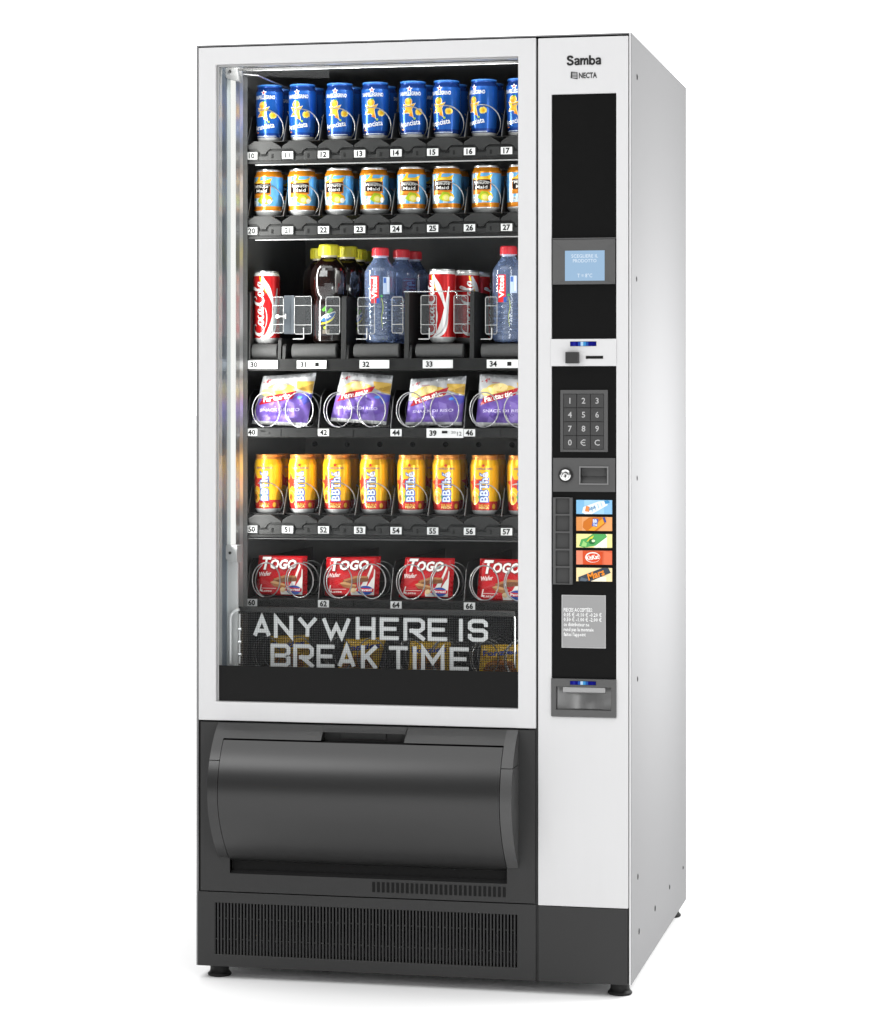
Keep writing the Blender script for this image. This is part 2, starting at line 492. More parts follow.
# lock panel
x0, x1, z0, z1 = R(553.2, 457.8, 615.4, 492)
rx0, rx1, rz0, rz1 = R(580.6, 467.4, 607.6, 483.6)
d = MB(); frame4(d, (x0, x1, z0, z1), (rx0, rx1, rz0, rz1), -.003, .002, GREY, 0)
d.box(rx0, rx1, .011, .014, rz0, rz1, GREY)
d.box(rx0, rx1, .001, .013, rz0 - .001, rz0 + .0004, GREYD); d.box(rx0, rx1, .001, .013, rz1 - .0004, rz1 + .001, GREYD)
d.box(rx0 - .001, rx0 + .0004, .001, .013, rz0, rz1, GREYD); d.box(rx1 - .0004, rx1 + .001, .001, .013, rz0, rz1, GREYD)
d.prism([(.001, rz0 + .001), (.011, rz0 + .001), (.011, rz0 + .014)], rx0, rx1, GREY, 'yz')
lp = d.build('lock_panel', VM, fix=True)
d = MB(); d.ring((rx0 - .002, rx1 + .002, rz0 - .002, rz1 + .002), (rx0 + .0002, rx1 - .0002, rz0 + .0002, rz1 - .0002), -.0048, -.003, M('slot_rim', .2, .35, 0, .5)); d.build('slot_rim', lp)
cx, cz = at(566.1, 475)
d = MB(); d.lathe([(.0138, -.003), (.0138, -.0065), (.0118, -.0078)], RUBBER, (cx, 0, cz), 28, 'y')
d.lathe([(.0108, -.0078), (.0104, -.0098), (.0080, -.0112), (.0070, -.0102), (.0040, -.0108), (.0038, -.0090)], CHROME, (cx, 0, cz), 28, 'y')
d.box(cx - .0009, cx + .0009, -.0113, -.0104, cz - .005, cz + .001, GAP); d.build('lock', lp)
p = MB()                                         # black fascia with its two openings
fx0, fx1 = BPL - .002, BPR + .002
p.box(fx0, fx1, .001, .006, rz1 + .0012, BPT + .002, BLACK); p.box(fx0, fx1, .001, .006, .603, rz0 - .0012, BLACK)
p.box(fx0, rx0 - .0012, .001, .006, rz0 - .0012, rz1 + .0012, BLACK); p.box(rx1 + .0012, fx1, .001, .006, rz0 - .0012, rz1 + .0012, BLACK)
p.build('control_fascia', VM)
# selection buttons
x0, x1, z0, z1 = R(553.4, 497.4, 573, 584.4)
d = MB(); bw = (z1 - z0) / 5; ix0, ix1 = x0 + .0052, x1 - .0058
d.box(x0, ix0, -.006, .002, z0, z1, GREY); d.box(ix1, x1, -.006, .002, z0, z1, GREY)
for i in range(6): d.box(ix0, ix1, -.006, .002, z0 + bw * i - (.0014 if i else 0), z0 + bw * i + (.0014 if i < 5 else 0) + .0004, GREY)
bs = d.build('button_strip', VM)
for i in range(5):
    zz = z0 + bw * i
    d = MB(); d.add([(ix0 + .0004, -.0015, zz + .002), (ix1 - .0004, .0005, zz + .002), (ix1 - .0004, .0005, zz + bw - .002), (ix0 + .0004, -.0015, zz + bw - .002)], [(0, 1, 2, 3)], KEYM)
    d.box(ix0 + .0002, ix1 - .0002, .0006, .002, zz + .0015, zz + bw - .0015, GREYD)
    d.build('selection_button', bs)

# product picture cards
cards = [(499.9, 514.2), (516.8, 531), (533.8, 547.8), (550.4, 564.8), (567.6, 581.6)]
CW, CH = 100., 40.
def bottle2d(L, r, neck): return [[(0, -r), (L * .62, -r), (L * .78, -neck), (L, -neck), (L, neck), (L * .78, neck), (L * .62, r), (0, r)]]
for i, (y0, y1) in enumerate(cards):
    a, b, c0, c1 = R(576.4, y0, 612.2, y1)
    fn = lambda q: (lambda u, v: (a + (b - a) * u / CW, -.0016 - .00025 * q, c0 + (c1 - c0) * v / CH))
    d = MB(); d.box(a, b, -.0015, .001, c0, c1, ink(['#9cc9e6', '#e3a268', '#f0e59a', '#d9623f', '#f4dba6'][i]))
    if i == 0:
        d.decal(rect(0, 0, 22, 40), fn(1), ink('#7db6dc')); d.decal(rect(78, 0, 100, 40), fn(1), ink('#86bade'))
        d.decal([[(16, 4), (24, 0), (44, 0), (88, 26), (84, 38), (62, 36), (20, 20)]], fn(2), ink('#e4f1f8'))
        for j in range(4): d.decal([[(44 + j * 9, 6 + j * 5), (47 + j * 9, 7 + j * 5), (43 + j * 9, 22 + j * 4), (40 + j * 9, 21 + j * 4)]], fn(3), ink('#b4cfe2'))
        d.decal([[(24, 8), (36, 6), (38, 20), (28, 24)]], fn(4), ink('#e58a4a'))
        d.decal([[(82, 28), (94, 34), (88, 40), (78, 38)]], fn(4), ink('#3d8fc4'))
        d.decal(text('aqua', 46, 14, 9, 20, .02, rot=.4), fn(5), ink('#5c8fb8'))
    if i == 1:
        d.decal(rect(0, 0, 16, 40), fn(1), ink('#d98f4f'))
        d.decal([[(18, 10), (28, 0), (58, 0), (82, 22), (78, 38), (66, 40), (36, 38), (20, 26)]], fn(2), ink('#c8701e'))
        d.decal([[(34, 2), (50, 0), (78, 22), (74, 36)]], fn(3), ink('#e7a02c'))
        d.decal([[(44, 14), (58, 12), (62, 34), (48, 36)]], fn(4), ink('#4563b4'))
        d.decal(text('BB', 53, 24, 9, 11, .03, rot=.1), fn(5), ink('#e8eefc')); d.decal(text('Thé', 53, 14, 7, 11, .03, rot=.1), fn(5), ink('#e8eefc'))
        d.decal([[(74, 38), (80, 24), (84, 26), (80, 40)]], fn(6), ink('#31499c'))
    if i == 2:
        d.decal(rect(50, 0, 86, 40), fn(1), ink('#faf7e2'))
        d.decal([[(8, 4), (22, 0), (54, 6), (86, 32), (82, 40), (46, 40), (30, 28), (14, 24)]], fn(2), ink('#4fa45a'))
        d.decal([[(14, 4), (28, 3), (30, 12), (20, 20)]], fn(3), ink('#9bd07a'))
        d.decal([[(28, 16), (38, 30), (50, 36), (44, 24)]], fn(3), ink('#d8cf3c'))
        d.decal(ell(44, 18, 9, 8), fn(4), ink('#1f6b34')); d.decal(ell(48, 20, 5, 4), fn(5), ink('#d9e8c4'))
    if i == 3:
        d.decal(rect(0, 0, 18, 40), fn(1), ink('#e4876a')); d.decal([[(20, 0), (72, 0), (74, 36), (18, 38)]], fn(2), ink('#cf4a1c'))
        d.decal([[(76, 0), (100, 0), (100, 34), (78, 40)]], fn(2), ink('#dd6f4b'))
        d.decal(ell(46, 21, 21, 15), fn(3), ink('#f6efe8')); d.decal(ell(47, 20, 19, 12.5), fn(4), ink('#d9421c'))
        d.decal(text('KitKat', 47, 15, 12, 36, .03, rot=.16), fn(5), ink('#fdf6ee'))
    if i == 4:
        d.decal(rect(40, 0, 84, 14), fn(1), ink('#fbf0d4')); d.decal([[(6, 0), (40, 0), (96, 26), (90, 40), (72, 40), (6, 12)]], fn(2), ink('#38424e'))
        d.decal([[(10, 2), (26, 0), (34, 6), (14, 12)]], fn(3), ink('#5a6672'))
        d.decal(text('Mars', 58, 12, 19, 50, .03, rot=.38, shear=.15), fn(4), ink('#e98a26'))
    d.build('product_card', VM)

# price notice
x0, x1, z0, z1 = R(561.8, 594.8, 605.8, 648.4)
d = MB(); d.box(x0, x1, -.002, .001, z0, z1, M('notice_border', .45, .5)); pn = d.build('price_notice', VM)
d = MB(); d.box(x0 + .0016, x1 - .0016, -.0026, -.0015, z0 + .0016, z1 - .0016, M('notice_grey', .29, .55, var=.03, scale=40))
ll = [('PIECES ACCEPTÉES:', 200, .66), ('0.05 € -0.10 € -0.20 €', 233, .86), ('0.50 € -1.00 € -2.00 €', 266, .86), ('ce distributeur ne', 299, .58), ('rend pas la monnaie', 333, .68), ("faites l'appoint", 367, .50)]
for s_, yy, ww in ll:
    zz = az(563, 580 + (yy + 14) / 6.83, 0)
    d.decal(text(s_, x0 + .0042, zz, .0068, (x1 - x0) * ww, .014, 'L', res=1), flat(-.0032), ink('#f4f4f4'))
d.build('notice_text', pn)

# coin return
x0, x1, z0, z1 = .2762, .4007, .5305, .602
ox0, ox1, oz0, oz1 = R(556.6, 686, 611.6, 710.6)
d = MB(); frame4(d, (x0, x1, z0, z1), (ox0, ox1, oz0, oz1), -.008, .004, M('coin_return_grey', .085, .4, 0, .45, var=.04, scale=500), 0)
cr = d.build('coin_return', VM, bevel=.0008, fix=True)
ledbar(571, 680.6, 596.4, 684.6, -.0082, cr)
d = MB(); cup = M('coin_cup_metal', .34, .35, .2, .5, var=.06, scale=50)
n = 14; pts = []
for i in range(n + 1):
    a = i / n
    pts.append((ox0 + (ox1 - ox0) * a, .010 + .028 * math.sin(PI * a)))
vs = [(x, y, oz1) for x, y in pts] + [(x, y - .012 * math.sin(PI * (x - ox0) / (ox1 - ox0)), oz0 - .0005) for x, y in pts]
d.add(vs, [[i, i + 1, n + 2 + i, n + 1 + i] for i in range(n)], cup, True)
d.box(ox0 - .001, ox1 + .001, -.002, .04, oz0 - .003, oz0 - .0006, GREYD); d.box(ox0 - .001, ox1 + .001, -.002, .04, oz1 + .0002, oz1 + .003, GREYD)
d.box(ox0 - .003, ox0 - .0002, -.002, .04, oz0, oz1, GREYD); d.box(ox1 + .0002, ox1 + .003, -.002, .04, oz0, oz1, GREYD)
d.build('coin_cup', cr)
a, b, c0, c1 = R(563.4, 686.4, 605.6, 693.8)
d = MB(); d.prism([(-.006, c1), (.006, c1), (.008, c0 + .003), (.004, c0), (-.004, c0 + .002)], a, b, M('flap_grey', .30, .32, .5, .5), 'yz'); d.build('coin_flap', cr, bevel=.0008, fix=True)

# plinth under the column
d = MB(); d.box(KL, KR - .0012, FY + .001, .012, BZ, KB - .0012, DARK); d.build('plinth', VM, bevel=.0012)

# ---------------------------------------------------------------- lower door
d = MB()
LX0, LX1 = -.4195, .2445
RX0, RX1, RZ0, RZ1 = -.3600, .1900, .2075, .262       # recess under the flap
frame4(d, (LX0, LX1, .1722, DB - .0035), (RX0, RX1, RZ0, DB - .02), FY + .001, .012, DARK, 0)
d.prism([(FY + .0012, RZ0), (.035, RZ0 + .012), (.035, RZ0 + .06), (.045, RZ0 + .06), (.045, RZ0 - .002), (FY + .0012, RZ0 - .0004)], RX0, RX1, DARK, 'yz')
d.box(RX0 - .003, RX0, .0, .045, RZ0, .30, GREYD); d.box(RX1, RX1 + .003, .0, .045, RZ0, .30, GREYD)
lf = d.build('lower_fascia', VM, bevel=.001, fix=True)
# vent: dark louvres
a, b, c0, c1 = R(371.6, 884.6, 507, 895)
c0, c1 = .1825, .2015
d = MB(); n = 28; pw = (b - a) / n
for i in range(n): d.box(a + pw * i + pw * .24, a + pw * i + pw * .76, FY - .0004, FY + .0008, c0, c1, GAP)
d.build('vent', lf)
# bulging housing
prof = [(.5022, -.0045), (.488, -.024), (.470, -.042), (.448, -.058), (.420, -.071), (.388, -.0785), (.360, -.0785), (.330, -.071), (.300, -.0555), (.270, -.034), (.2385, -.0045)]
prof = smooth(prof, 9)
CLx0, CLx1, CRx0, CRx1 = -.3825, -.3625, .1905, .2125
def Yof(z):
    for (za, ya), (zb, yb) in zip(prof, prof[1:]):
        if zb <= z <= za: return ya + (yb - ya) * (za - z) / (za - zb)
ZS = .436                                          # seam between fixed cap and flap cap
HX0, HX1 = ax(323, -.02), ax(406, -.02)            # finger recess
ZF = .4755                                         # top edge of the flap
up = [p for p in prof if p[0] > ZS] + [(ZS + .0008, Yof(ZS + .0008))]
lo = [(ZS - .0008, Yof(ZS - .0008))] + [p for p in prof if p[0] < ZS]
d = MB()
for (a, b) in ((CLx0, CLx1), (CRx0, CRx1)):
    d.prism([(y, z) for z, y in up] + [(FY + .0005, ZS + .0008)], a, b, DARK2 if a < 0 else CAPS, 'yz')
top = [p for p in prof if p[0] > ZF] + [(ZF, Yof(ZF))]
for (a, b) in ((CLx1, HX0), (HX1, CRx0)):
    d.prism([(y, z) for z, y in top] + [(FY + .0005, ZF)], a, b, DARK2, 'yz')
d.box(HX0, HX1, FY - .003, FY + .004, ZF - .004, .5022, GREYD)
d.prism([(FY - .0045, .5022), (FY - .022, .4925), (FY - .022, .4945 - .004), (FY - .003, .4955)], HX0, HX1, DARK2, 'yz')
a, b = ax(341, -.01), ax(386, -.01)
d.box(a, b, FY - .008, FY - .003, .478, .489, GREYD)
d.build('flap_housing', VM, bevel=.0012, fix=True)
for (a, b) in ((CLx0, CLx1), (CRx0, CRx1)):
    d = MB(); d.prism([(y, z) for z, y in lo] + [(FY + .0005, .2385), (FY + .0005, ZS - .0008)], a, b, DARK2 if a < 0 else CAPS, 'yz')
    d.build('end_cap', VM, bevel=.0014, fix=True)
d = MB()
fp = [(z, Yof(z) - .0005) for z in [ZF - .003 - i * (ZF - .003 - .2395) / 26 for i in range(27)]] + [(.232, .003), (.229, .016)]
fa, fb = CLx1 + .0012, CRx0 - .0012
vs = [(fa, y, z) for z, y in fp] + [(fb, y, z) for z, y in fp]; n = len(fp)
d.add(vs, [[i, n + i, n + i + 1, i + 1] for i in range(n - 1)], DARK2, True)
d.add([(fa, fp[0][1], fp[0][0]), (fb, fp[0][1], fp[0][0]), (fb, .01, fp[0][0]), (fa, .01, fp[0][0])], [(0, 1, 2, 3)], DARK2)
for xx in (fa, fb): d.add([(xx, y, z) for z, y in fp] + [(xx, .016, fp[0][0])], [list(range(n + 1))], DARK2)
d.build('delivery_flap', VM)
d = MB(); d.box(CLx1 - .002, CRx0 + .002, .012, .02, .20, .50, GAP); d.build('chute_back', VM)

# kick plate with slotted grille
GX0, GX1, GZ0, GZ1 = -.3912, .2112, .0484, .1492
d = MB(); frame4(d, (-.4255, LX1 + .0015, BZ, .1700), (GX0, GX1, GZ0, GZ1), FY + .0015, .012, DARK, 0)
kp_ = d.build('kick_plate', VM, bevel=.001, fix=True)
d = MB(); n = 91; pw = (GX1 - GX0) / n
for i in range(n + 1): d.box(GX0 + pw * i - pw * .23, GX0 + pw * i + pw * .23, FY + .0022, .006, GZ0, GZ1, DARK)
for i in range(n):
    zz = GZ0 + (GZ1 - GZ0) * (.70 if i % 2 else .295)
    d.box(GX0 + pw * i + pw * .27, GX0 + pw * (i + 1) - pw * .27, FY + .004, .006, zz - .001, zz + .001, DARK)
d.build('grille', kp_)
d = MB(); d.box(GX0 - .01, GX1 + .01, .16, .165, BZ + .005, .16, GAP)
x0, x1 = ax(232, .03), .22
d.add([(x0, .03, .048), (x1, .03, .048), (x1, .115, .088), (ax(262, .115), .115, .088)], [(0, 1, 2, 3)], M('condenser_plate', .16, .5, 0, .4))
d.build('condenser_bay', VM)
# feet
for (x, y) in ((-.392, .035), (.402, .035), (.402, D - .07), (-.392, D - .07)):
    d = MB(); d.lathe([(.021, 0), (.0235, .002), (.0235, .0045), (.0195, .0085), (.0185, .012), (.0185, BZ + .003)], RUBBER, (x, y, 0), 24)
    d.build('foot', VM)

# ================================================================== inside of the cabinet
IX0, IX1, IZ0, IZ1, IYB = -.3935, .2370, .50, 1.806, .69
d = MB()
d.box(IX0, IX1, IYB, IYB + .004, IZ0, IZ1, INNER)
d.box(IX0 - .004, IX0, .02, IYB, IZ0, IZ1, INNER); d.box(IX1, IX1 + .001, .02, IYB, IZ0, IZ1, INNER)
d.box(IX0, IX1, .02, IYB, IZ1, IZ1 + .004, INNER); d.box(IX0, IX1, .02, IYB, IZ0 - .004, IZ0, INNER)
for zr in (1.405, 1.375, 1.035, .76):
    for i in range(9):
        d.lathe([(.0062, IYB - .0006), (.0062, IYB + .001)], GAP, (-.372 + i * .0739, 0, zr), 12, 'y')
d.build('inner_cabinet', VM)

# lamp column at the left of the window
d = MB()
def vbar(px0, px1, Y0, Y1, py0, py1, m, mb):
    """upright bar whose visible face runs from px0 at depth Y0 to px1 at depth Y1"""
    xa, xb = ax(px0, Y0), ax(px1, Y1)
    z1, z0 = az(px0, py0, Y0), az(px0, py1, Y0)
    mb.prism([(xa, Y0), (xb, Y1), (xb - .006, Y1 + .004), (xa - .006, Y0 + .004)], z0, z1, m, 'xy')
STEEL = M('dark_blue_steel', (.15, .18, .22), .3, .6, .5, var=.08, scale=20)
vbar(221, 226.8, .022, .050, 64, 690, STEEL, d)
vbar(226.9, 230.6, .050, .068, 64, 690, M('pale_glass_edge', (.50, .55, .56), .3, .2, .5), d)
vbar(235.8, 239.6, .080, .098, 66, 690, M('ribbed_reflector', .42, .35, .7, .5, var=.3, scale=120, stretch=(.1, .1, 6)), d)
vbar(239.7, 243.0, .098, .106, 66, 690, ALU, d)
vbar(243.1, 247.5, .106, .116, 64, 690, M('lamp_column_grey', .16, .45, .4, .5, var=.2, scale=60, stretch=(.3, .3, 3)), d)
lc = d.build('lamp_column', VM, fix=True)
d = MB(); lx = ax(233.2, .070)
d.tube([(lx, .070, az(233, 548, .07)), (lx, .070, az(233, 78, .07))], .0052, emit('lit_tube', (1, .985, .95), 1.0), 12); d.build('lamp_tube', lc)
for (y0, y1) in ((65.5, 79.5), (545, 560)):
    d = MB(); a, b = ax(225, .05), ax(240.5, .07)
    d.prism([(a, az(232, y1, .06) + .006), (a + .006, az(232, y1, .06)), (b, az(232, y1, .06) - .004), (b, az(232, y0, .06)), (a, az(232, y0, .06))], .045, .082, M('lamp_holder_white', .40, .4, 0, .5, var=.06, scale=60))
    d.lathe([(.003, .0445), (.003, .0435)], GREYD, (a + .012, 0, az(232, (y0 + y1) / 2, .06)), 10, 'y')
    d.build('lamp_holder', lc, bevel=.0012, fix=True)
d = MB(); a, b = ax(225, .055), ax(238.5, .06)
d.box(a, b, .055, .062, az(232, 690, .06), az(232, 560, .06), M('lamp_column_cover', .55, .42, .1, .5, var=.05, scale=30)); d.build('column_cover', lc, bevel=.001)
# rail under the roof
d = MB(); zr = az(262, 70, .10)
d.box(IX0, IX1, .098, .104, zr - .0016, zr + .0016, ALU); d.box(IX0, IX1, .05, .052, WT - .006, WT - .002, SHEET)
d.tube([(ax(243, .1), .1, az(243, 74, .1)), (ax(258, .105), .105, az(258, 75.5, .105)), (ax(292, .2), .2, az(292, 90, .2))], .0016, ALU, 6)
d.build('roof_rail', VM)

# ---------------------------------------------------------------- shelves
SY = .12
P = .0739
TAGX = -.3508                                  # centre of the first tag
LANE0 = TAGX - .0125                           # left edge of the first lane
lane = lambda i: LANE0 + P * i
TZ = {1: 1.6185, 2: 1.4687, 3: 1.2018, 4: 1.0668, 5: .8735, 6: .727}


def tag(parent, cx, cz, s_, w=.0225, h=.0142, dark=True, extra=None):
    d = MB(); y = SY - .0022
    d.box(cx - w / 2, cx + w / 2, y, y + .0012, cz - h / 2, cz + h / 2, PAPER)
    tx = cx if w < .03 else cx - w / 2 + .013
    d.decal(text(s_, tx, cz - .0050, .0100, None, .034), flat(y - .0004), DIGIT if dark else DIGITL)
    if extra: extra(d, cx, cz, w, y)
    return d.build('price_tag', parent)


def helix(cx, cz, r, y0, a0, turns, pitch, cw=True, wire=.00125, seg=26, rz=None, lead=0):
    n = int(turns * seg); pts = []
    for i in range(n + 1):
        a = a0 + (-1 if cw else 1) * 2 * PI * i / seg
        t_ = i / seg
        yy = y0 + (.004 * t_ if t_ < lead else .004 * lead + pitch * (t_ - lead))
        pts.append((cx + r * math.cos(a), yy, cz + (rz or r) * math.sin(a)))
    return MB().tube(pts, wire, WIRE, 7)


def shelf_can(row):
    tz = TZ[row]; zb = tz + .033
    d = MB()
    d.box(LANE0, lane(8), SY + .022, .65, zb - .004, zb - .0015, TRAYD)
    # front bar
    d.box(LANE0, lane(8), SY + .004, SY + .012, tz - .0100, tz + .0165, TRAYD)
    for i in range(8):
        x = lane(i)
        # saddle-shaped lane stop
        pts = [(x + .001, tz + .0165), (x + .002, tz + .0195), (x + .018, tz + .0290), (x + .052, tz + .0290), (x + .068, tz + .0195), (x + .0725, tz + .0165),
               (x + .0725, tz + .0135), (x + .050, tz + .0135), (x + .044, tz + .009), (x + .0405, tz + .0035), (x + .0305, tz + .0035), (x + .027, tz + .009), (x + .021, tz + .0135), (x + .001, tz + .0135)]
        d.prism(pts, SY + .0005, SY + .022, TRAY)
        d.box(x + .046, x + .0725, SY + .0005, SY + .0038, tz - .0098, tz + .0085, TRAY)
        d.box(x + .0008, x + .026, SY + .0005, SY + .0038, tz - .0098, tz + .0085, TRAY)
        d.box(x + .026, x + .046, SY + .0018, SY + .0038, tz - .0098, tz - .0010, TRAY)
        d.box(x + .030, x + .042, SY - .0004, SY + .0005, tz + .0005, tz + .0022, GAP)
        d.box(x + .0525, x + .0565, SY - .0004, SY + .0004, tz - .0055, tz + .0030, GAP)
    # rolled lower edge
    d.box(LANE0, lane(8), SY - .0002, SY + .0036, tz - .0160, tz - .0104, TRAYD)
    o = d.build('shelf', VM, bevel=.0008, fix=True)
    d = MB(); d.tube([(LANE0 + (.02 if row < 3 else 0), SY - .002, tz - .0185), (lane(8), SY - .002, tz - .0185)], .0014 if row < 3 else .001, M('edge_trim_grey', .30, .4, .3, .5) if row < 3 else SHEET, 8); d.build('shelf_edge', o)
    for i in range(9):
        x = lane(i)
        d = MB(); d.prism([(SY + .012, zb - .004), (SY + .045, zb + .050), (SY + .075, zb + .056), (.64, zb + .056), (.64, zb - .004)], x - .0008, x + .0008, TRAY, 'yz')
        d.tube([(x, SY + .0115, zb - .004), (x, SY + .0445, zb + .050)], .0012, SHEET, 6)
        d.build('lane_divider', o)
    for i in range(8):
        helix(lane(i) + .034, zb + .027, .0335, SY + .012, 1.95, 3.2, .078).build('spiral_coil', o)
        tag(o, TAGX + P * i, tz, '%d%d' % (row, i), dark=(i in (2, 6, 7) or (row + i) % 3 == 0))
    return o


def shelf_bag(row, tags):
    tz = TZ[row]; zb = tz + .0105
    d = MB()
    d.box(LANE0, lane(8), SY + .004, .65, zb - .004, zb - .0015, TRAYD)
    d.box(LANE0, lane(8), SY + .0005, SY + .010, tz - .0100, tz + .0090, TRAYD)
    for i in range(8):
        x = lane(i)
        d.box(x + .002, x + .0725, SY - .0008, SY + .0005, tz - .0085, tz + .0078, TRAYD)
        d.box(x + .030, x + .040, SY - .0016, SY - .0008, tz + .0005, tz + .0040, GAP)
        d.box(x + .0475, x + .0505, SY - .0016, SY - .0008, tz - .0030, tz + .0010, GAP)
    o = d.build('shelf', VM, bevel=.0006, fix=True)
    for i in (0, 2, 4, 6, 8):
        x = lane(i)
        d = MB(); d.prism([(SY + .006, zb - .004), (SY + .030, zb + .060), (SY + .055, zb + .074), (.64, zb + .074), (.64, zb - .004)], x - .0009, x + .0009, TRAYD, 'yz')
        d.tube([(x, SY + .0055, zb - .004), (x, SY + .0295, zb + .060), (x, SY + .055, zb + .0745)], .0012, SHEET, 6)
        d.build('lane_divider', o)
    for i in range(4):
        x = lane(2 * i)
        helix(x + .0405, zb + .0345, .0285, SY + .003, -1.75, 3.1, .058, True, rz=.0345, lead=.9).build('spiral_coil', o)
        helix(x + .109, zb + .0345, .0285, SY + .003, -2.2, 3.1, .058, True, rz=.0345, lead=.9).build('spiral_coil', o)
    for i, s_, dk in tags: tag(o, TAGX + P * i, tz, s_, dark=dk)
    return o


for r_ in (1, 2, 5): shelf_can(r_)
sh4 = shelf_bag(4, [(0, '40', False), (2, '42', True), (4, '44', True), (6, '46', True)])
def wide_extra(d, cx, cz, w, y):
    d.box(cx - .006, cx + .005, y - .0008, y, cz - .0005, cz + .0045, GAP)
    d.decal(text('20', cx + .017, cz - .0005, .0045, .009, .002), flat(y - .0004), DIGIT); d.decal(text('12', cx + .029, cz - .0048, .0075, .009, .002), flat(y - .0004), DIGIT)
tag(sh4, (ax(426.8, SY) + ax(463.5, SY)) / 2, TZ[4] - .0008, '39', ax(463.5, SY) - ax(426.8, SY), .0185, True, wide_extra)
sh6 = shelf_bag(6, [(0, '60', True), (2, '62', True), (4, '64', True), (6, '66', True)])

# bottle shelf
tz = TZ[3]; zb = tz + .046
d = MB()
d.box(LANE0, lane(8), SY + .0005, SY + .010, tz - .0125, tz + .0115, TRAYD)
d.box(LANE0, lane(8), SY + .010, .65, tz + .004, tz + .007, SHEET)
sh3 = d.build('shelf', VM, bevel=.0008)
for i, (p0, p1, s_, dk) in enumerate(((248, 278, '30', False), (297.2, 326.6, '31', False), (359.8, 389.4, '32', True), (423, 453, '33', False), (487, 520, '34', True))):
    a, b = ax(p0, SY), ax(p1, SY)
    def ex(d, cx, cz, w, y, i=i):
        d.decal(rect(cx + w * .02, cz - .0068, cx + w * (.5 if i == 0 else .44), cz + .0068), flat(y - .0003), M('tag_strip', .70, .6))
        if i in (1, 4): d.decal(rect(cx + w * .12, cz - .004, cx + w * .25, cz + .004), flat(y - .0006), DIGITL)
    tag(sh3, (a + b) / 2, tz, s_, b - a, .0165, dk, ex)
rol = M('roller_rubber', .05, .6, 0, .35, var=.35, bump=.6, scale=60, stretch=(40, 1, 1))
for (p0, p1) in ((250.5, 276.4), (290.5, 335.5), (352.5, 398), (414.5, 462.5), (480, 525)):
    a, b = ax(p0, SY), ax(p1, SY); zc = az((p0 + p1) / 2, 351, SY)
    d = MB(); d.lathe([(.0120, a), (.0150, a + .0015), (.0150, b - .0015), (.0120, b)], rol, (0, SY + .018, zc), 26, 'x')
    d.box(a + .002, b - .002, SY + .018, .64, zc + .0135, zc + .0148, TRAYD)
    d.build('roller', sh3)
for (p0, p1, y0, y1) in ((277.5, 280.5, 338, 358), (282, 285, 344, 358), (340.8, 345.6, 296, 358), (346, 348, 345, 358), (404, 408.5, 291, 358), (409, 411, 345, 358), (469.5, 473.5, 291, 358), (246.6, 250, 291, 359)):
    a, b = ax(p0, SY), ax(p1, SY)
    d = MB(); zt = az(p0, y0, SY)
    d.prism([(SY + .001, tz + .011), (SY + .006, zt - .004), (SY + .011, zt), (.64, zt), (.64, tz + .007), (SY + .001, tz + .007)], a, b, TRAY, 'yz')
    d.build('lane_divider', sh3, bevel=.0006, fix=True)
def guard(p0, p1, y0, y1, hook=0, Y=.128, sh=None):
    a, b = ax(p0, Y), ax(p1, Y); z1, z0 = az(p0, y0, Y), az(p0, y1, Y)
    d = MB(); d.box(a, b, Y, Y + .0022, z0, z1, ACRY)
    h = z1 - z0
    d.tube([(a + .002, Y, z0), (b - .002, Y, z0), (b, Y, z0 + .003), (b, Y, z1 - .003), (b - .002, Y, z1), (a + .002, Y, z1), (a, Y, z1 - .003), (a, Y, z0 + .003)], .0006, ACRYE, 6, True)
    for q in (.24, .76): d.box(a, b, Y - .0008, Y - .0002, z0 + h * q - .0005, z0 + h * q + .0005, ACRYE)
    if hook:
        xh = a + (b - a) * .55
        d.tube([(xh, Y - .001, z0 + .012), (xh, Y - .001, z0 - .008), (xh - .001, Y - .001, z0 - .010), (xh - .022, Y - .001, z0 - .010)], .0011, ACRYE, 6)
    d.build('bottle_guard', sh3)
guard(272.5, 283.5, 297, 333); guard(294.5, 311.5, 296.5, 334, 1); guard(326, 339.8, 297, 334); guard(358, 374.5, 297.5, 334, 1); guard(392, 403, 297, 333)
guard(421, 436.5, 295.5, 334, 1); guard(454, 468, 295.5, 333); guard(485.5, 497, 297, 334, 1)
d = MB(); a, b = ax(284, .14), ax(294, .14)
d.box(a, b, .140, .142, az(288, 334, .14), az(288, 295.5, .14), M('blue_grey_baffle', (.042, .05, .06), .4, 0, .5, var=.1, scale=40)); d.build('baffle', sh3)
d = MB(); zz = az(440, 291.5, SY); d.tube([(ax(404, SY), SY - .001, zz), (ax(455, SY), SY - .001, zz), (ax(457, SY), SY - .001, zz - .004), (ax(457, SY), SY - .001, zz - .014)], .0011, CHROME, 6)
d.tube([(ax(456, SY), SY + .002, zz + .0005), (ax(474, SY), SY + .002, zz + .0005)], .0012, SHEET, 6); d.build('guard_rod', sh3)
d = MB(); cx, cz = ax(277.5, .124), az(277.5, 316.5, .124)
d.lathe([(.0042, .122), (.0042, .126)], ACRYE, (cx, 0, cz), 12, 'y'); d.tube([(cx, .123, cz), (cx + .017, .123, cz)], .0016, ACRYE, 6); d.tube([(cx + .017, .123, cz + .005), (cx + .017, .123, cz - .005)], .0016, ACRYE, 6)
d.build('guard_latch', sh3)

